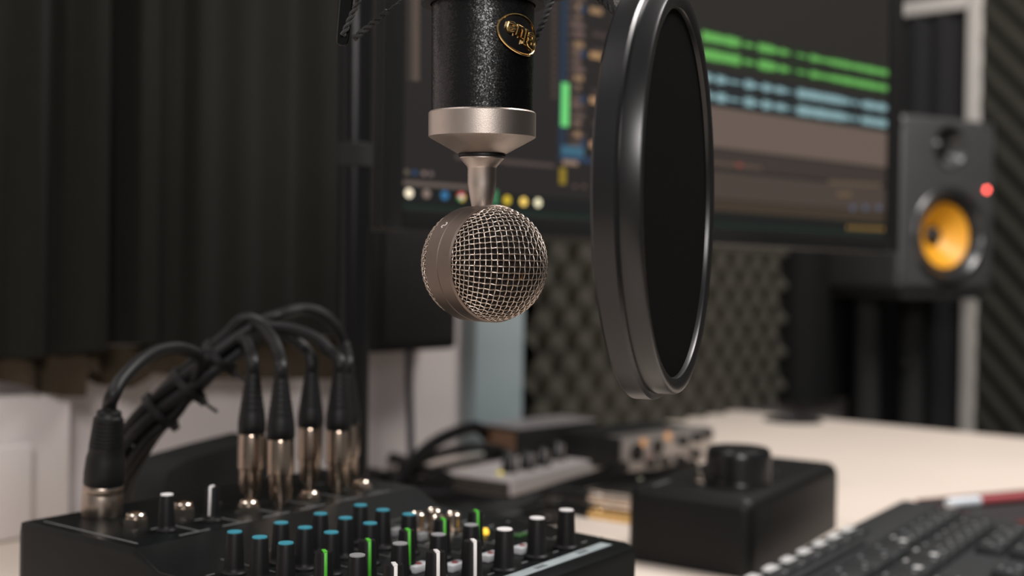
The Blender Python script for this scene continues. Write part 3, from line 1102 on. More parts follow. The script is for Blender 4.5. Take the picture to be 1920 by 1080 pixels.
KH, KR = 0.0185, 0.0042
for (x, y) in ((440, 998), (487, 1008), (536, 1019), (527, 981), (572, 990), (621, 999), (601, 964), (648, 972), (694, 982), (676, 948), (718, 957), (767, 965)):
    knob('teal', x, y, KH, KR, 0.0, ZS)
for (x, y) in ((607, 1033), (689, 1012), (763, 993), (829, 973), (891, 958)):
    knob('green', x, y, KH, KR, math.radians(22), ZS)
for (x, y) in ((670, 1042), (750, 1020), (822, 1003), (883, 985)):
    knob('grey', x, y, KH, KR, 0.0, ZS)
for (x, y) in ((738, 1057), (817, 1033), (886, 1013)):
    knob('white', x, y, KH + 0.0015, KR * 1.08, math.radians(18), ZS)
for (x, y) in ((946, 993), (1007, 972), (1062, 957)):
    knob('cap', x, y, KH, KR * 1.1, 0.0, ZS)
knob('trim', 313, 928, 0.0175, 0.0038, 0.0, ZL)
knob('trimline', 399, 912, 0.0175, 0.0038, math.radians(-8), ZL)


def socket(px_, py_, z, h=0.0055, r_=0.0050):
    """jack socket: hexagonal nut, thread and hole"""
    p = PZ(px_, py_, z + h * 0.6)
    p.z = z
    M = frame(p, mu, mv, Z)
    mb = MB()
    mb.prism([(r_ * 1.25 * math.cos(math.pi / 3 * k + 0.2), r_ * 1.25 * math.sin(math.pi / 3 * k + 0.2)) for k in range(6)], 0.0, h * 0.6, M=M)
    mb.lathe([(r_ * 0.95, h * 0.6), (r_ * 0.95, h * 0.9), (r_ * 0.85, h), (r_ * 0.62, h), (r_ * 0.60, h * 0.3), (0.0004, h * 0.3)], M, 24, cap0=False, cap1=False)
    return mb.build('jack_socket', steel, mx)


for (x, y) in ((255, 970), (344, 950), (466, 946), (581, 928), (678, 907)):
    socket(x, y, ZL)
# phono sockets at the right rear
for (x, y) in ((783, 963), (814, 956), (850, 963), (822, 970)):
    p = PZ(x, y, ZS + 0.009)
    p.z = ZS
    MB().lathe([(0.0052, 0), (0.0052, 0.0015), (0.0040, 0.0018), (0.0040, 0.009), (0.0036, 0.0094), (0.0031, 0.009), (0.003, 0.002), (0.0004, 0.002)], frame(p, mu, mv, Z), 24, cap1=False).build('phono_socket', steel, mx)
# push buttons with red marks, indicator lamps
red_m = mat('button_red', (120, 34, 34), 0.5, var=0.1)
btn_m = mat('button_white', (176, 178, 180), 0.5, var=0.06)
for (x, y) in ((785, 1058), (853, 1056), (920, 1038), (980, 1024)):
    p = PZ(x, y, ZS + 0.003)
    p.z = ZS
    M = frame(p, mu, mv, Z)
    b_o = MB().box((0, 0, 0.0017), (0.011, 0.006, 0.0032), 0.0005, M=M).build('push_button', btn_m, mx)
    MB().lathe([(0.0016, 0.0033), (0.0014, 0.0037), (0.0002, 0.0038)], M, 16, cap0=True).build('red_dot', red_m, b_o)
for (x, y) in ((742, 994), (791, 1002), (790, 985), (880, 1010)):
    p = PZ(x, y, ZS + 0.003)
    p.z = ZS
    MB().box((0, 0, 0.002), (0.006, 0.0035, 0.004), 0.0006, M=frame(p, mu, mv, Z)).build('slide_switch', mat('switch_grey', (130, 130, 132), 0.4), mx)
p = PZ(910, 994, ZS + 0.002)
p.z = ZS
M = frame(p, mu, mv, Z)
tag(MB().lathe([(0.0019, 0.0), (0.0019, 0.0016), (0.0012, 0.0028), (0.0002, 0.0032)], M, 16).build('indicator_lamp', mat('lamp_yellow', (235, 190, 50), 0.3, emit=(255, 205, 70), estr=1.0), mx), 'lit yellow indicator lamp')
for k in range(3):
    p = PZ(970 + k * 7, 1004 - k * 2, ZS + 0.001)
    p.z = ZS
    tag(MB().box((0, 0, 0.0007), (0.0022, 0.0050, 0.0013), 0.0003, M=frame(p, mu, mv, Z)).build('meter_lamp', mat('lamp_green_off', (52, 92, 48), 0.4), mx), 'green meter lamp')

# ------------------------------------------------------------------ plugs and their cords
bund = [(475, 612, .672), (440, 645, .668), (385, 694, .662), (322, 748, .66), (268, 806, .662), (232, 868, .67), (215, 930, .69), (214, 1010, .705)]


def bundle_path(slot):
    """path through the common bundle; slot 0-5 is the cord's place in it"""
    pts = [P(*q) for q in bund]
    out = []
    for i, p in enumerate(pts):
        t = (pts[min(i + 1, len(pts) - 1)] - pts[max(i - 1, 0)]).normalized()
        n1 = t.cross(V((0, 1, 0))).normalized()
        n2 = t.cross(n1)
        a_ = slot * math.pi / 3 + 0.3 + i * 0.35
        rr = 0.0076
        out.append(p + (n1 * math.cos(a_) + n2 * math.sin(a_)) * rr)
    e = out[-1]
    out.append(V((e.x + 0.004 * slot, e.y + 0.022, DZ + 0.0062)))
    out.append(V((e.x + 0.05 + 0.011 * slot, e.y + 0.09 - 0.004 * slot, DZ + 0.0050)))
    return out


CR = 0.0036


def jack(base_px, base_py, top_px, top_py, mid, slot, label, y=None):
    p = PZ(base_px, base_py, ZL)
    top = P(top_px, top_py, p.y)
    ax_ = (top - p).normalized()
    M = axis_frame(p, ax_, V((0, -1, 0)))
    Hh = (top - p).length
    t = thing('jack_cable', label, 'cable', p, 'jack plugs in the mixer')
    s = 0.0072
    hm_ = Hh * 0.50
    mb = MB().lathe([(0.0030, 0.0003), (0.0030, 0.003), (s * 0.80, 0.0032), (s * 0.86, 0.006), (s * 0.86, hm_ * 0.45), (s, hm_ * 0.47), (s, hm_ - 0.0008), (s * 0.96, hm_)], M, 32)
    mb.build('plug_shell', plug_m, t)
    hb = Hh * 0.5
    mb = MB()
    pr = [(s * 0.94, hm_ + 0.0001), (s * 1.05, hm_ + 0.001), (s * 1.05, hm_ + hb * 0.16), (s * 0.98, hm_ + hb * 0.30)]
    for k in range(7):
        z_ = hm_ + hb * (0.34 + 0.09 * k)
        r_ = s * (0.93 - 0.062 * k)
        pr += [(r_, z_), (r_, z_ + hb * 0.055), (r_ - 0.0004, z_ + hb * 0.058), (r_ - 0.0004, z_ + hb * 0.086)]
    pr += [(CR * 1.25, hm_ + hb * 0.99), (CR, Hh)]
    mb.lathe(pr, M, 32)
    mb.build('boot', black_rubber, t, ang=50)
    pts = [top - ax_ * 0.004, top + ax_ * 0.004] + [P(*q) for q in mid] + bundle_path(slot)[1 if mid[-1][0] < 470 else 0:]
    pts = spline(pts, 8)
    for q in pts:
        q.z = max(q.z, DZ + CR + 0.0004)
    MB().tube(pts, CR, 10).build('cord', cord_black, t)
    return t


plug_m = mat('plug_nickel', (178, 160, 144), 0.20, 1.0, var=0.1, vscale=150)
jack(470, 934, 474, 692, [(472, 664, .640), (463, 640, .652), (449, 640, .660)], 0, 'jack plug at the left end of the row, its dark cord nearest the bundle')
jack(526, 946, 527, 700, [(524, 668, .628), (512, 638, .640), (494, 617, .655)], 1, 'jack plug standing in front, second from the left, its cord arching back over the first')
jack(580, 912, 584, 690, [(573, 656, .672), (546, 634, .672), (512, 625, .672)], 2, 'jack plug third from the left, set back between two front plugs')
jack(634, 922, 637, 690, [(620, 660, .660), (590, 634, .665), (545, 617, .668), (505, 612, .670)], 3, 'jack plug fourth from the left, beside the black pole, its cord in the lower arch')
jack(652, 903, 652, 690, [(646, 650, .704), (630, 614, .700), (602, 588, .695), (566, 580, .690), (525, 590, .680)], 4, 'jack plug hidden behind the fourth, its cord in the topmost arch')
# cannon-type connector at the left
p = PZ(190, 966, ZL)
top = P(205, 768, p.y - 0.004)
ax_ = (top - p).normalized()
M = axis_frame(p, ax_, V((0, -1, 0)))
Hh = (top - p).length
t = thing('microphone_cable', 'thick round black and metal connector standing alone at the left end of the mixer', 'cable', p)
k_ = p.y / FPX
r0 = 37 * k_
hm_ = 60 * k_
MB().lathe([(r0 * 0.97, 0.0003), (r0, 0.0012), (r0, hm_ * 0.72), (r0 * 0.98, hm_ * 0.74), (r0 * 0.98, hm_ * 0.78), (r0, hm_ * 0.8), (r0, hm_ - 0.0006), (r0 * 0.97, hm_)], M, 48).build('plug_shell', mat('xlr_nickel', (172, 158, 146), 0.33, 1.0, var=0.08, vscale=200), t)
pr = [(r0 * 0.96, hm_ + 0.0001), (r0 * 1.0, hm_ + 0.0008), (r0 * 1.0, hm_ + 24 * k_), (r0 * 0.95, hm_ + 50 * k_), (r0 * 0.84, hm_ + 66 * k_)]
for q in range(8):
    z_ = hm_ + (69 + q * 7.4) * k_
    r_ = r0 * (0.86 - 0.018 * q)
    pr += [(r_, z_), (r_, z_ + 4.2 * k_), (r_ - 0.0007, z_ + 4.5 * k_), (r_ - 0.0007, z_ + 7 * k_)]
pr += [(r0 * 0.62, hm_ + 129 * k_), (r0 * 0.60, Hh - 0.001), (r0 * 0.42, Hh)]
MB().lathe(pr, M, 48).build('boot', black_rubber, t, ang=50)
pts = spline([top - ax_ * 0.004, top + ax_ * 0.003, P(211, 742, .566), P(228, 712, .574), P(262, 678, .592), P(300, 657, .615), P(345, 655, .636), P(375, 680, .65)] + bundle_path(5)[3:], 8)
for q in pts:
    q.z = max(q.z, DZ + 0.0042)
MB().tube(pts, 0.0037, 12).build('cord', cord_black, t)

# cable ties round the bundle
for (i, (bx, by, by_)) in enumerate(((352, 722, .661), (412, 670, .665), (300, 770, .66))):
    c = P(bx, by, by_)
    tdir = (P(440, 645, .668) - P(268, 806, .662)).normalized()
    M = axis_frame(c, tdir, V((0, -1, 0)))
    tie = thing('cable_tie', ['black cable tie at the middle of the cord bundle, its tail pointing down', 'black cable tie near the upper end of the cord bundle', 'black cable tie lowest on the cord bundle'][i], 'cable tie', c, 'cable ties on the cord bundle')
    MB().lathe([(0.0118, -0.0022), (0.0128, -0.0022), (0.0128, 0.0022), (0.0118, 0.0022), (0.0118, -0.0022)], M, 28, cap0=False, cap1=False).build('strap', black_rubber, tie)
    side = (M.col[1].to_3d())
    if side.z > 0: side = -side
    dn = (side + V((0.15, 0, -0.2))).normalized()
    MB().box((0, 0, 0), (0.004, 0.005, 0.005), 0.0005, M=axis_frame(c + dn * 0.0125, dn)).build('head', black_rubber, tie)
    if i < 2:
        MB().box((0, 0, 0.005 + 0.001 * i), (0.0012, 0.004, 0.010), 0.0003, M=axis_frame(c + dn * 0.0135, (dn + V((0.4, 0, 0))).normalized())).build('tail', black_rubber, tie)

# dark soft case lying behind the mixer
a_ = PZ(330, 925, DZ)
cs0, cs1 = P(268, 872, .82), P(470, 815, .92)
cdir = V((cs1.x - cs0.x, cs1.y - cs0.y, 0)).normalized()
cc = V(((cs0.x + cs1.x) / 2, (cs0.y + cs1.y) / 2, DZ))
Mc = frame(cc, cdir, V((-cdir.y, cdir.x, 0)), Z)
Lc = (V((cs1.x, cs1.y, 0)) - V((cs0.x, cs0.y, 0))).length
hz = (cs1.z - DZ)
hl = (P(300, 858, .84).z - DZ)
poly = [(-Lc / 2, 0.001), (Lc / 2, 0.001), (Lc / 2, hz), (Lc * 0.1, hz * 0.97), (-Lc * 0.3, hl), (-Lc * 0.46, hl * 0.93), (-Lc / 2, hl * 0.8)]
Mp = frame(cc, cdir, Z, cdir.cross(Z))
bm_ = MB().prism(poly, -0.02, 0.02, M=Mp)
tag(bm_.build('soft_case', mat('case_cloth', (40, 41, 40), 0.9, var=0.15, vscale=60, spec=0.1), ang=50), 'dark soft case lying on the desk behind the mixer and the jack plugs', 'case')

# ------------------------------------------------------------------ box-shaped monitor controller with the big knob
BN = PZ(1398, 1083, DZ)
BL, BR_ = PZ(1188, 1051, DZ), PZ(1558, 989, DZ)
bu = (BR_ - BN).normalized()
bv = V((-bu.y, bu.x, 0))                               # to the left and away
LU, LV = (BR_ - BN).length + 0.011, abs((BL - BN).dot(bv)) + 0.013
BN = BN - bu * 0.006 - bv * 0.006
BH = PZ(1398, 1083, DZ).y / FPX * 150
Mb = frame(BN, bu, bv, Z)
cb = thing('volume_controller', 'black rounded box with one big black knob on top, beside the mixer', 'volume controller', Mb @ V((LU / 2, LV / 2, 0)))
box_m = mat('controller_paint', (15, 15, 15), 0.5, var=0.12, vscale=40, spec=0.25)
hb_ = MB().box((0, 0, BH / 2 - 0.012), (LU, LV, BH + 0.024), 0.011, 5)
for v in hb_.v:
    v.z = max(v.z, 0.001)
    v.x, v.y = v.x + LU / 2, v.y + LV / 2
hb_.v = [Mb @ v for v in hb_.v]
hb_.build('housing', box_m, cb, ang=60)
for (a_, b_2) in ((0.02, 0.02), (LU - 0.02, 0.02), (0.02, LV - 0.02), (LU - 0.02, LV - 0.02)):
    MB().lathe([(0.006, 0.0002), (0.006, 0.0012)], Mb @ Matrix.Translation((a_, b_2, 0)), 16).build('foot', black_rubber, cb)
kc = PZ(1384, 905, DZ + BH)
kk = kc.y / FPX
Mk = frame(V((kc.x, kc.y, DZ + BH)), bu, bv, Z)
kr = 61 * kk
kh = 66 * kk
pr = [(kr * 1.02, 0.0004), (kr * 1.02, 0.002), (kr, 0.003), (kr, 0.004)]
pr += [(kr * 0.985, kh - 0.006), (kr * 0.96, kh - 0.002), (kr * 0.90, kh), (kr * 0.86, kh + 0.0003), (kr * 0.80, kh - 0.0006), (0.0004, kh - 0.0012)]
MB().lathe(pr, Mk, 72).build('big_knob', mat('knob_gloss', (20, 20, 21), 0.28, spec=0.5), cb)
tp = PZ(1315, 903, DZ + BH)
Mt = frame(tp, bu, bv, Z)
sw_ = MB().lathe([(0.0055, 0), (0.0055, 0.0012), (0.004, 0.002), (0.004, 0.004), (0.002, 0.0045)], Mt, 24).build('switch_base', steel, cb)
MB().tube([tp + Z * 0.003, tp + Z * 0.0105 + bv * 0.003], [0.0012, 0.0018], 10).build('toggle', steel, sw_)
l0 = PZ(1240, 906, DZ + BH)
tag(MB().box((0, 0, 0.0002), (0.030, 0.004, 0.0004), M=frame(l0, bu, bv, Z)).build('legend', mat('legend_grey', (70, 70, 72), 0.6), cb), 'faint grey printed bar')
l0 = PZ(1200, 899, DZ + BH)
tag(MB().lathe([(0.0025, 0), (0.002, 0.001), (0.0002, 0.0014)], frame(l0, bu, bv, Z), 14).build('status_lamp', mat('lamp_pale', (120, 120, 100), 0.4), cb), 'small pale lamp')
for k in range(2):
    l0 = PZ(1440 + k * 14, 893 - k * 4, DZ + BH)
    MB().lathe([(0.003, 0), (0.003, 0.0022), (0.0024, 0.003), (0.0002, 0.003)], frame(l0, bu, bv, Z), 16).build('push_button', black_plastic, cb)

# ------------------------------------------------------------------ silver headphone amplifier with black knobs
HN = PZ(960, 934, DZ)
HRt = PZ(1108, 893, DZ)
hu = (HRt - HN).normalized()
hv = V((-hu.y, hu.x, 0))
HLU = (HRt - HN).length
hh_ = HN.y / FPX * 34
HLV = abs((PZ(835, 886, DZ + hh_) - HN).dot(hv)) * 1.02
Mhp = frame(HN, hu, hv, Z)
ha = thing('headphone_amplifier', 'flat silver-grey headphone amplifier with black knobs and a yellow lamp', 'headphone amplifier', Mhp @ V((HLU / 2, HLV / 2, 0)))
silver = mat('silver_paint', (232, 224, 221), 0.5, 0.1, var=0.06, vscale=60)
dark_side = mat('dark_grey_plastic', (70, 66, 60), 0.55, var=0.1)
MB().box((HLU / 2, HLV / 2, hh_ / 2 + 0.0006), (HLU, HLV, hh_ - 0.0012), 0.0025, 3, M=Mhp).build('housing', silver, ha)
MB().box((-0.0006, HLV / 2, hh_ / 2 - 0.0006), (0.0012, HLV - 0.006, hh_ - 0.005), 0.0004, 1, M=Mhp).build('end_plate', dark_side, ha)
pz = [PZ(x, y, DZ + hh_) for x, y in ((955, 885), (988, 880), (1018, 873), (1046, 862))]
for i, p in enumerate(pz):
    r_ = 15 * p.y / FPX
    k_o = MB().lathe([(r_ * 1.05, 0.0002), (r_, 0.002), (r_ * 0.88, 33 * p.y / FPX), (r_ * 0.80, 35 * p.y / FPX), (0.0003, 35 * p.y / FPX)], frame(V((p.x, p.y, DZ + hh_)), hu, hv, Z), 32).build('knob', black_gloss, ha)
    tag(MB().box((0, 0, 18 * p.y / FPX), (0.0022, 0.0012, 26 * p.y / FPX), 0.0003, M=frame(V((p.x, p.y, DZ + hh_)) - hv * 0 + (V((0.62, -0.78, 0)) * r_ * 0.93), V((0.78, 0.62, 0)), V((-0.62, 0.78, 0)), Z)).build('pointer', mat('pointer_grey', (170, 162, 158), 0.5), k_o), 'pale pointer line')
p = PZ(938, 889, DZ + hh_)
tag(MB().lathe([(0.0030, 0), (0.0030, 0.001), (0.002, 0.0028), (0.0002, 0.0034)], frame(V((p.x, p.y, DZ + hh_)), hu, hv, Z), 16).build('power_lamp', mat('lamp_amber', (200, 180, 60), 0.3, emit=(225, 205, 70), estr=0.9), ha), 'lit yellow power lamp')

# ------------------------------------------------------------------ audio interface with a silver front, and a slim drive behind
FN = PZ(1168, 886, DZ)
FR = PZ(1322, 862, DZ)
iu = (FR - FN).normalized()
iv = V((-iu.y, iu.x, 0))
ILU = (FR - FN).length * 1.06
ih = FN.y / FPX * 64
IV_ = 0.10
Mi = frame(FN, iu, iv, Z)
ai = thing('audio_interface', 'black audio interface with a silver front panel of jacks and knobs, behind the headphone amplifier', 'audio interface', Mi @ V((ILU / 2, IV_ / 2, 0)))
MB().box((ILU / 2, IV_ / 2 + 0.002, ih / 2 + 0.0015), (ILU - 0.002, IV_ - 0.004, ih - 0.003), 0.002, 2, M=Mi).build('housing', black_plastic, ai)
fp = MB().box((ILU / 2, -0.001, ih / 2), (ILU + 0.006, 0.006, ih - 0.0005), 0.0015, 2, M=Mi).build('front_panel', mat('silver_panel', (188, 180, 174), 0.38, 0.55, var=0.05, vscale=60), ai)
MB().box((ILU / 2, 0.012, ih + 0.0003), (ILU + 0.004, 0.022, 0.0012), 0.0004, 1, M=Mi).build('top_trim', mat('silver_trim', (150, 146, 143), 0.4, 0.5, var=0.05), ai)


def on_front(px_, py_):
    q = PP(px_, py_, Mi @ V((0, -0.004, 0)), -iv)
    return frame(q, iu, Z, -iv)


for (x, y, r_) in ((1193, 848, 17), (1232, 838, 15)):
    kq = FN.y / FPX * r_
    c_o = MB().lathe([(kq * 1.0, 0.0), (kq * 1.0, 0.0025), (kq * 0.86, 0.003), (kq * 0.80, 0.0008), (0.0004, 0.0006)], on_front(x, y), 32).build('combo_jack', black_gloss, ai)
for (x, y, r_) in ((1276, 826, 10), (1302, 819, 10), (1322, 812, 9), (1272, 862, 9), (1300, 850, 9), (1216, 868, 8), (1242, 864, 8)):
    kq = FN.y / FPX * r_
    MB().lathe([(kq, 0.0), (kq * 0.96, 0.008), (kq * 0.86, 0.0095), (0.0003, 0.0095)], on_front(x, y), 24).build('knob', black_plastic, ai)
for (x, y) in ((1206, 830), (1252, 818)):
    tag(MB().lathe([(0.0055, 0), (0.0055, 0.0012), (0.004, 0.0016), (0.0003, 0.0016)], on_front(x, y), 20).build('level_lamp', mat('lamp_orange', (214, 160, 110), 0.4, emit=(180, 130, 85), estr=0.5), ai), 'pale orange level ring')
tag(MB().lathe([(0.006, 0), (0.006, 0.004), (0.003, 0.006), (0.0003, 0.006)], on_front(1217, 857), 20).build('gain_knob', mat('knob_pink_grey', (150, 128, 120), 0.5), ai), 'pinkish grey knob')

# oblong unit at the back
sz = 0.042
g0 = PZ(972, 806, DZ + sz)
g1 = PZ(1118, 789, DZ + sz)
gu = (g1 - g0).normalized()
gv = V((-gu.y, gu.x, 0))
GLU = (g1 - g0).length
gw = abs((PZ(921, 802, DZ + sz) - g0).dot(gv))
gw = 0.062
g0.z = DZ
Mg = frame(g0, gu, gv, Z)
gb = thing('power_unit', 'black oblong unit with a brown end at the back, behind the headphone amplifier', 'power unit', Mg @ V((GLU / 2, gw / 2, 0)))
MB().box((GLU / 2, gw / 2, sz / 2 + 0.0005), (GLU, gw, sz - 0.001), 0.003, 2, M=Mg).build('housing', black_plastic, gb)
MB().box((GLU / 2, gw / 2, sz + 0.0008), (GLU + 0.002, gw + 0.002, 0.0022), 0.0008, 1, M=Mg).build('top_plate', mat('grey_plate', (140, 136, 136), 0.45, 0.3, var=0.06), gb)
tag(MB().box((-0.0012, gw / 2, sz * 0.62), (0.0022, gw - 0.008, sz * 0.56), 0.0006, 1, M=Mg).build('end_label', mat('label_brown', (126, 94, 72), 0.55, var=0.08), gb), 'brown panel on the end')

# ------------------------------------------------------------------ cords on the desk
def desk_cord(name, label, pts, r_, group=None, m=None):
    """cord lying on the desk: pts = (px, py, height of its centre above the desk)"""
    q = [PZ(x, y, DZ + max(h, r_ + 0.0004)) for x, y, h in pts]
    s_ = spline(q, 10)
    for p in s_:
        p.z = max(p.z, DZ + r_ + 0.0003)
    o = MB().tube(s_, r_, 10).build(name, m or cord_black)
    return tag(o, label, 'cord', group)


# two small barrel plugs, one above the other, entering the far left face of the controller
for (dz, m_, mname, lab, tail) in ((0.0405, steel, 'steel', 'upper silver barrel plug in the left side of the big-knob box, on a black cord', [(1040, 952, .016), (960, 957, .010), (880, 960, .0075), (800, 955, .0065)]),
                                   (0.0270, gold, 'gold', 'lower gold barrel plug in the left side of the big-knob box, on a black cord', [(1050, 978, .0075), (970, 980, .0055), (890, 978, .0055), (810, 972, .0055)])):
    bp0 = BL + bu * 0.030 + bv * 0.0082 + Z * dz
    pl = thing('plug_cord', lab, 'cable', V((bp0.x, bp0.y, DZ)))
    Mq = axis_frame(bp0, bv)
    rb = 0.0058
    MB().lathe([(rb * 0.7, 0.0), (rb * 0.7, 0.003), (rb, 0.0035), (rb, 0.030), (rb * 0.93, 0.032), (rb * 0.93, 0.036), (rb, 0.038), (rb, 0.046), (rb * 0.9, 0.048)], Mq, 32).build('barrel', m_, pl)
    MB().lathe([(rb * 0.92, 0.0482), (rb * 0.98, 0.050), (rb * 0.9, 0.062), (0.0044, 0.074), (0.0042, 0.078)], Mq, 28).build('boot', black_rubber, pl)
    q1 = bp0 + bv * 0.076
    MB().tube(spline([q1, q1 + bv * 0.016 - Z * 0.003] + [PZ(x, y, DZ + h) for x, y, h in tail], 10), 0.0042, 12).build('cord', cord_black, pl)

G_ = 'black cords on the desk'
desk_cord('cord', 'thick black cord along the front of the silver amplifier, rising towards the big-knob box', [(700, 926, 0), (790, 938, 0), (880, 953, 0), (955, 950, .004), (1015, 931, .012), (1080, 909, .016), (1150, 897, .014), (1230, 890, .010), (1300, 870, 0)], 0.0060, G_)
desk_cord('cord', 'black cord lying lowest, just behind the mixer and below the silver amplifier', [(720, 955, 0), (830, 962, 0), (930, 968, 0), (1010, 958, .003), (1070, 940, .008), (1130, 922, .010), (1215, 908, .004), (1290, 890, 0)], 0.0064, G_)
desk_cord('cord', 'black cord from behind the pole into the silver amplifier, upper of two', [(650, 846, 0), (700, 852, 0), (745, 861, .004), (790, 879, .008), (834, 896, .011), (838, 897, .011)], 0.0068, G_)
desk_cord('cord', 'black cord lying flat into the dark end of the silver amplifier, lower of two', [(640, 884, 0), (700, 890, 0), (760, 904, .002), (832, 916, .008), (837, 917, .008)], 0.0075, G_)
e0 = Mg @ V((-0.003, gw * 0.88, sz * 0.72))
ey = e0.y
pts = [e0 + gu * 0.001, P(890, 801, ey - 0.03), P(850, 812, ey - 0.07), P(812, 832, ey - 0.12), P(780, 862, ey - 0.17)]
e = pts[-1]
pts += [V((e.x - 0.015, e.y - 0.05, max(DZ + 0.0078, e.z - 0.03))), PZ(735, 892, DZ + 0.0078), PZ(690, 905, DZ + 0.0078)]
pts = spline(pts, 10)
for p in pts:
    p.z = max(p.z, DZ + 0.0078)
t_ = MB().tube(pts, 0.0074, 12).build('cord', cord_black)
tag(t_, 'thick black cord arching from the brown-ended unit down to the desk', 'cord', G_)
e0 = Mhp @ V((HLU * 0.25, HLV + 0.002, hh_ * 0.5))
desk_cord('cord', 'thinner black cord in a low arch just behind the silver amplifier', [(752, 880, 0), (790, 863, .010), (838, 847, .018), (890, 839, .022), (935, 842, .020), (962, 860, .012), (990, 866, .004)], 0.0055, G_)
desk_cord('cord', 'black cord lying close along the rear edge of the silver amplifier', [(770, 888, 0), (832, 876, .006), (880, 866, .010), (925, 859, .010), (965, 855, .004)], 0.0042, G_)

desk_cord('cord', 'black cord tucked against the base of the silver amplifier', [(735, 922, 0), (836, 929, 0), (905, 939, 0), (958, 944, .001), (1008, 929, .003), (1060, 911, .003), (1112, 895, .002), (1170, 875, 0)], 0.0066, G_)

# ------------------------------------------------------------------ keyboard
KZ = CAM_Z - 0.2                                       # top of the keyboard case
KC = PZ(1690, 935, KZ)
ku = (KC - PZ(1400, 1080, KZ)).normalized()            # along the keyboard, away
kv = V((ku.y, -ku.x, 0))                               # towards its front edge
Kf = frame(KC, -ku, kv, Z)                             # x from the far end towards the near one, y towards the front (z up)
kb = thing('keyboard', 'dark grey computer keyboard with pale key legends, at the right corner of the desk', 'keyboard', Kf @ V((0.25, 0.11, DZ - KZ)))
kcase = mat('keyboard_plastic', (43, 45, 46), 0.55, var=0.08, vscale=80, spec=0.35, bump=0.06, bscale=1500)
kkey = mat('key_plastic', (40, 42, 43), 0.5, var=0.08, vscale=80, spec=0.35, bump=0.06, bscale=1500)
kleg = mat('key_legend', (196, 196, 194), 0.6, var=0.05)
kleg2 = mat('key_legend_dim', (138, 140, 142), 0.6, var=0.05)
KL, KW = 0.52, 0.215
mb = MB()
poly = [(0.0005, DZ - KZ + 0.001), (0.0, -0.006), (0.002, -0.001), (0.006, 0.0), (0.026, 0.0), (0.034, -0.002), (0.036, -0.005), (KW - 0.01, -0.009), (KW, -0.013), (KW, DZ - KZ + 0.001)]
Mk2 = frame(KC, kv, Z, -ku)
sec = []
for e, ins in ((0.0, 0.003), (0.002, 0.0008), (0.006, 0.0), (KL, 0.0)):
    for (y_, z_) in poly:
        zz = z_ - ins if z_ > -0.012 else z_
        sec.append(Kf @ V((e, y_, zz)))
n = len(poly)
fs = []
for k in range(3):
    for i in range(n):
        j = (i + 1) % n
        fs.append((k * n + i, k * n + j, (k + 1) * n + j, (k + 1) * n + i))
fs += [tuple(range(n)), tuple(range(3 * n, 4 * n))]
mb.add(sec, fs)
mb.build('case', kcase, kb, ang=30)
mb = MB().box((0.365, 0.0295, 0.0005), (0.33, 0.0055, 0.0050), 0.0015, 3, M=Kf)
mb.build('rib', kcase, kb)


def keycap(x0, x1, y0, y1, top, name='key', h=0.008):
    """key with a slightly smaller, dished top; x from the far end, y from the rear edge"""
    mb = MB()
    i_ = 0.0018
    bm = bmesh.new()
    bmesh.ops.create_cube(bm, size=1.0)
    for v in bm.verts:
        up = v.co.z > 0
        k = 0.0 if not up else i_
        v.co = V(((x0 + x1) / 2 + v.co.x * ((x1 - x0) - 2 * k), (y0 + y1) / 2 + v.co.y * ((y1 - y0) - 2 * k), top if up else top - h))
    bmesh.ops.bevel(bm, geom=bm.edges[:], offset=0.0011, segments=2, profile=0.5, affect='EDGES')
    mb.bm(bm, 0, Kf)
    return mb.build(name, kkey, kb, ang=45)


def legend(parent, marks, m):
    mb = MB()
    for (x, y, a_, b_2, z) in marks:
        mb.box((x, y, z + 0.0001), (a_, b_2, 0.0003), 0.00008, 1, M=Kf)
    mb.build('legend', m, parent, smooth=False)


random.seed(11)
# row of media buttons along the rear edge
for i in range(10):
    xc = 0.176 + i * 0.0312
    b_o = keycap(xc - 0.0145, xc + 0.0145, 0.0030, 0.0245, 0.0034, 'media_button', 0.006)
    zt = 0.0034
    legend(b_o, [(xc + 0.000, 0.0095, 0.0130, 0.0085, zt), (xc + 0.0102, 0.0105, 0.0050, 0.0065, zt)], kleg)
    tag(MB().lathe([(0.0013, zt), (0.0011, zt + 0.0006), (0.0002, zt + 0.0008)], Kf @ Matrix.Translation((xc + 0.006, 0.0215, 0)), 12).build('button_lamp', kleg2, b_o), 'small pale dot')
P_ = 0.0272
ktop = 0.0005


def row(y0, y1, xs, wide=None, bright=(), top=ktop):
    for i, (xa, xb) in enumerate(xs):
        k_o = keycap(xa + 0.0007, xb - 0.0007, y0, y1, top)
        xm, ym = (xa + xb) / 2, (y0 + y1) / 2
        w_, d_ = xb - xa, y1 - y0
        mk_ = []
        if i in bright:
            legend(k_o, [(xb - 0.0075, ym + d_ * 0.16, 0.0075, 0.0055, top), (xm, y0 + 0.0052, 0.0055, 0.0022, top)], kleg)
            legend(k_o, [(xa + 0.006, ym + d_ * 0.27, 0.003, 0.003, top)], kleg2)
        else:
            mk_ = [(xm + random.uniform(-.004, .004), y0 + 0.0055, 0.0035, 0.0022, top), (xa + 0.0065, ym + d_ * 0.22, 0.0028, 0.0028, top), (xb - 0.0075, ym + d_ * 0.05, 0.003, 0.0022, top)]
            legend(k_o, mk_, kleg2)


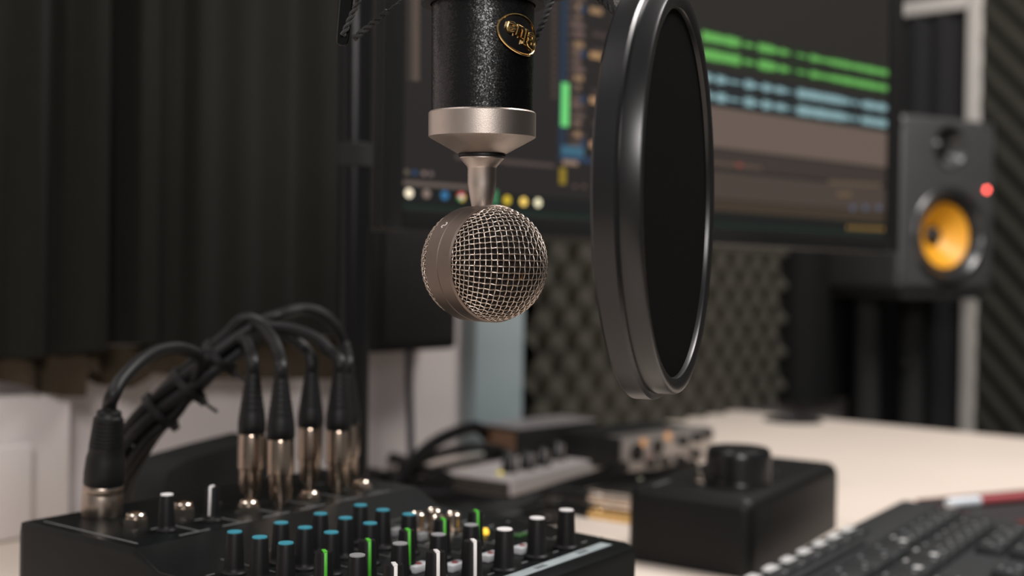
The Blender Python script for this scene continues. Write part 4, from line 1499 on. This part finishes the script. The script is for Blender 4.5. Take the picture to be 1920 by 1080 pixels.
xs1 = [(0.020 + P_ * i, 0.020 + P_ * (i + 1)) for i in range(6)]
row(0.0385, 0.0605, xs1, bright=(5,))
xs1b = [(0.186 + 0.044 * i, 0.186 + 0.044 * (i + 1)) for i in range(7)]
row(0.0385, 0.0645, xs1b, bright=())
xs2 = [(0.052 + P_ * i, 0.052 + P_ * (i + 1)) for i in range(6)]
row(0.0650, 0.0955, xs2, bright=(5,))
xs2b = [(0.218 + 0.044 * i, 0.218 + 0.044 * (i + 1)) for i in range(6)]
row(0.0685, 0.0955, xs2b, bright=(0,))
xs3 = [(0.064 + 0.0300 * i, 0.064 + 0.0300 * (i + 1)) for i in range(3)]
row(0.1000, 0.1215, xs3)
xs4 = [(0.064 + 0.0300 * i, 0.064 + 0.0300 * (i + 1)) for i in range(3)]
row(0.1245, 0.1480, xs4)
row(0.1275, 0.1500, [(0.202, 0.2285)])
row(0.1530, 0.1760, [(0.1755 + 0.0268 * i, 0.1755 + 0.0268 * (i + 1)) for i in range(3)])
row(0.0995, 0.1240, [(0.262 + P_ * i, 0.262 + P_ * (i + 1)) for i in range(6)])
row(0.1265, 0.1500, [(0.270 + P_ * i, 0.270 + P_ * (i + 1)) for i in range(6)])

# notebook with red edges and a pen on it, beyond the keyboard
NZ = DZ + 0.012
n0, n1 = PZ(1700, 938, NZ), PZ(1935, 917, NZ)
nu = (n1 - n0).normalized()
nv = V((nu.y, -nu.x, 0))
Mn = frame(V((n0.x, n0.y, DZ)), nu, nv, Z)
ed = Kf @ V((0, 0, 0))
nb = thing('notebook', 'black notebook with red page edges lying behind the far end of the keyboard', 'notebook', Mn @ V((0.14, 0.05, 0)))
nl, nw = 0.30, 0.105
# keep clear of the keyboard's end
lo = 0.012
MB().box((nl / 2 + lo, nw / 2, 0.0112), (nl, nw, 0.0016), 0.0005, 1, M=Mn).build('front_cover', mat('notebook_cover', (38, 36, 37), 0.6, var=0.1), nb)
MB().box((nl / 2 + lo, nw / 2 + 0.0002, 0.0062), (nl - 0.003, nw - 0.002, 0.0078), 0.0003, 1, M=Mn).build('pages', mat('page_edge_red', (150, 52, 46), 0.7, var=0.15, vscale=300), nb)
MB().box((nl / 2 + lo, nw / 2, 0.0012), (nl, nw, 0.0016), 0.0005, 1, M=Mn).build('back_cover', MATS['notebook_cover'], nb)
tag(MB().box((nl / 2 + lo, -0.0006, 0.0113), (nl, 0.0016, 0.0016), 0.0005, 1, M=Mn).build('cover_edge', mat('cover_edge_red', (170, 66, 58), 0.6), nb), 'red edge of the cover')
pa, pb_ = PZ(1776, 944, NZ + 0.005), PZ(1835, 939, NZ + 0.005)
pdv = (pb_ - pa).normalized()
pa.z = NZ + 0.0052
Mpn = axis_frame(pa, V((pdv.x, pdv.y, 0)))
pen = thing('pen', 'white and red pen lying on the black notebook beside the keyboard', 'pen', V((pa.x, pa.y, NZ)))
pr_ = 0.0044
cl = (pb_ - pa).length
MB().lathe([(pr_ * 0.8, 0), (pr_ * 1.0, 0.0008), (pr_ * 1.05, 0.002), (pr_ * 1.05, cl - 0.001), (pr_, cl)], Mpn, 24).build('cap', mat('pen_white', (214, 220, 226), 0.4), pen)
MB().lathe([(pr_ * 0.96, cl + 0.0001), (pr_ * 0.96, cl + 0.085), (pr_ * 0.7, cl + 0.09), (0.0004, cl + 0.091)], Mpn, 24).build('barrel', mat('pen_red', (160, 74, 78), 0.45), pen)

# ------------------------------------------------------------------ loudspeaker on its stand
SPY = 2.0
sb = math.radians(25)
su = V((math.cos(sb), math.sin(sb), 0))                # across the front, to the right
sn = V((su.y, -su.x, 0))                               # out of the front
s0 = P(1684, 543, SPY)                                 # lower left front corner
q = PP(1863, 545, s0, sn)
SWD = (q - s0).dot(su)
SHT = P(1684, 211, SPY).z - s0.z
SDP = 0.24
Msp = frame(s0, su, Z, sn)                             # x right, y up, z out
spk = thing('loudspeaker', 'black studio loudspeaker with a yellow cone and a small red lamp', 'loudspeaker', Msp @ V((SWD / 2, 0, -SDP / 2)))
cab_m = mat('speaker_cabinet', (60, 60, 60), 0.42, var=0.12, vscale=30, spec=0.5, bump=0.04, bscale=800)


def sfr(px_, py_, lift=0.0):
    p = PP(px_, py_, s0, sn) + sn * lift
    return frame(p, su, Z, sn)


def cut(o, cutters):
    """bore the cutter meshes out of o, then drop them"""
    for c in cutters:
        m_ = o.modifiers.new('bore', 'BOOLEAN')
        m_.operation, m_.solver, m_.object = 'DIFFERENCE', 'EXACT', c
    me = bpy.data.meshes.new_from_object(o.evaluated_get(bpy.context.evaluated_depsgraph_get()))
    o.modifiers.clear()
    o.data = me
    for c in cutters:
        bpy.data.objects.remove(c)
    me.shade_smooth()
    me.set_sharp_from_angle(angle=math.radians(35))


R1 = 63 * SPY / FPX
wc, tw = sfr(1779, 441), sfr(1781, 276)
cab = MB().box((SWD / 2, SHT / 2, -SDP / 2), (SWD, SHT, SDP), 0.012, 4, M=Msp).build('cabinet', cab_m, spk, ang=60)
c1 = MB().lathe([(R1 * 1.14, -0.06), (R1 * 1.14, 0.02)], wc, 64).build('bore', cab_m, spk)
c2 = MB().lathe([(R1 * 0.30, -0.02), (R1 * 0.62, 0.0005), (R1 * 0.62, 0.02)], tw, 48).build('bore', cab_m, spk)
cut(cab, [c1, c2])
front_m = mat('speaker_baffle', (36, 36, 37), 0.28, var=0.1, vscale=40, spec=0.7)
MB().lathe([(R1 * 1.52, -0.0005), (R1 * 1.50, 0.002), (R1 * 1.40, 0.0065), (R1 * 1.30, 0.007), (R1 * 1.20, 0.002), (R1 * 1.14, -0.004), (R1 * 1.13, -0.010)], wc, 72, cap0=False, cap1=False).build('woofer_frame', front_m, spk)
MB().lathe([(R1 * 1.135, -0.010), (R1 * 1.12, -0.005), (R1 * 1.06, -0.003), (R1 * 1.01, -0.006), (R1 * 0.99, -0.009)], wc, 72, cap0=False, cap1=False).build('surround', black_rubber, spk)
cone_m = mat('cone_yellow', (226, 160, 40), 0.42, var=0.05, vscale=60)
cn = MB().lathe([(R1 * 1.0, -0.009), (R1 * 0.96, -0.0105), (R1 * 0.7, -0.022), (R1 * 0.45, -0.033), (R1 * 0.30, -0.040), (R1 * 0.26, -0.042)], wc, 72, cap0=False, cap1=True).build('woofer_cone', cone_m, spk)
MB().lathe([(R1 * 0.30, -0.0395), (R1 * 0.27, -0.034), (R1 * 0.18, -0.029), (R1 * 0.08, -0.027), (0.0004, -0.0265)], wc, 40, cap0=False).build('dust_cap', black_plastic, cn)
MB().lathe([(R1 * 0.70, -0.0003), (R1 * 0.68, 0.0015), (R1 * 0.62, 0.001), (R1 * 0.32, -0.0185), (R1 * 0.31, -0.0195)], tw, 48, cap0=False, cap1=False).build('tweeter_horn', front_m, spk)
MB().lathe([(R1 * 0.32, -0.0188), (R1 * 0.22, -0.0145), (R1 * 0.10, -0.012), (0.0003, -0.0115)], tw, 32, cap0=False).build('tweeter_dome', black_gloss, spk)
tag(MB().lathe([(0.0042, -0.0005), (0.0042, 0.0008), (0.003, 0.002), (0.0002, 0.0024)], sfr(1850, 356), 20).build('power_lamp', mat('lamp_red', (200, 60, 50), 0.4, emit=(255, 96, 84), estr=9.0), spk), 'lit red power lamp')
for (x, y) in ((1690, 232), (1690, 520), (1852, 236), (1852, 520)):
    MB().lathe([(0.0035, -0.0004), (0.0035, 0.001), (0.002, 0.0014), (0.0003, 0.0014)], sfr(x, y), 16).build('screw', black_gloss, spk)
base_c = Msp @ V((SWD / 2, 0, -SDP / 2))
stand = thing('speaker_stand', 'black speaker stand under the loudspeaker, standing behind the desk edge', 'speaker stand', V((base_c.x, base_c.y, 0)))
Mst = frame(V((base_c.x, base_c.y, 0)), su, -sn, Z)
zt = base_c.z
MB().box((0, 0, zt - 0.0085), (0.20, 0.22, 0.016), 0.003, M=Mst).build('top_plate', black_matte, stand)
for x in (-0.055, 0.055):
    MB().lathe([(0.024, 0.018), (0.024, zt - 0.0166)], Mst @ Matrix.Translation((x, 0.02, 0)), 28).build('pillar', black_matte, stand)
MB().box((0, 0, 0.0095), (0.24, 0.27, 0.017), 0.004, M=Mst).build('base_plate', black_matte, stand)
MB().lathe([(0.010, 0), (0.010, 0.010), (0.007, 0.012), (0.0003, 0.012)], axis_frame(P(1695, 683, (Mst @ V((-0.055, -0.006, 0))).y), sn), 20).build('clamp_knob', black_gloss, stand)
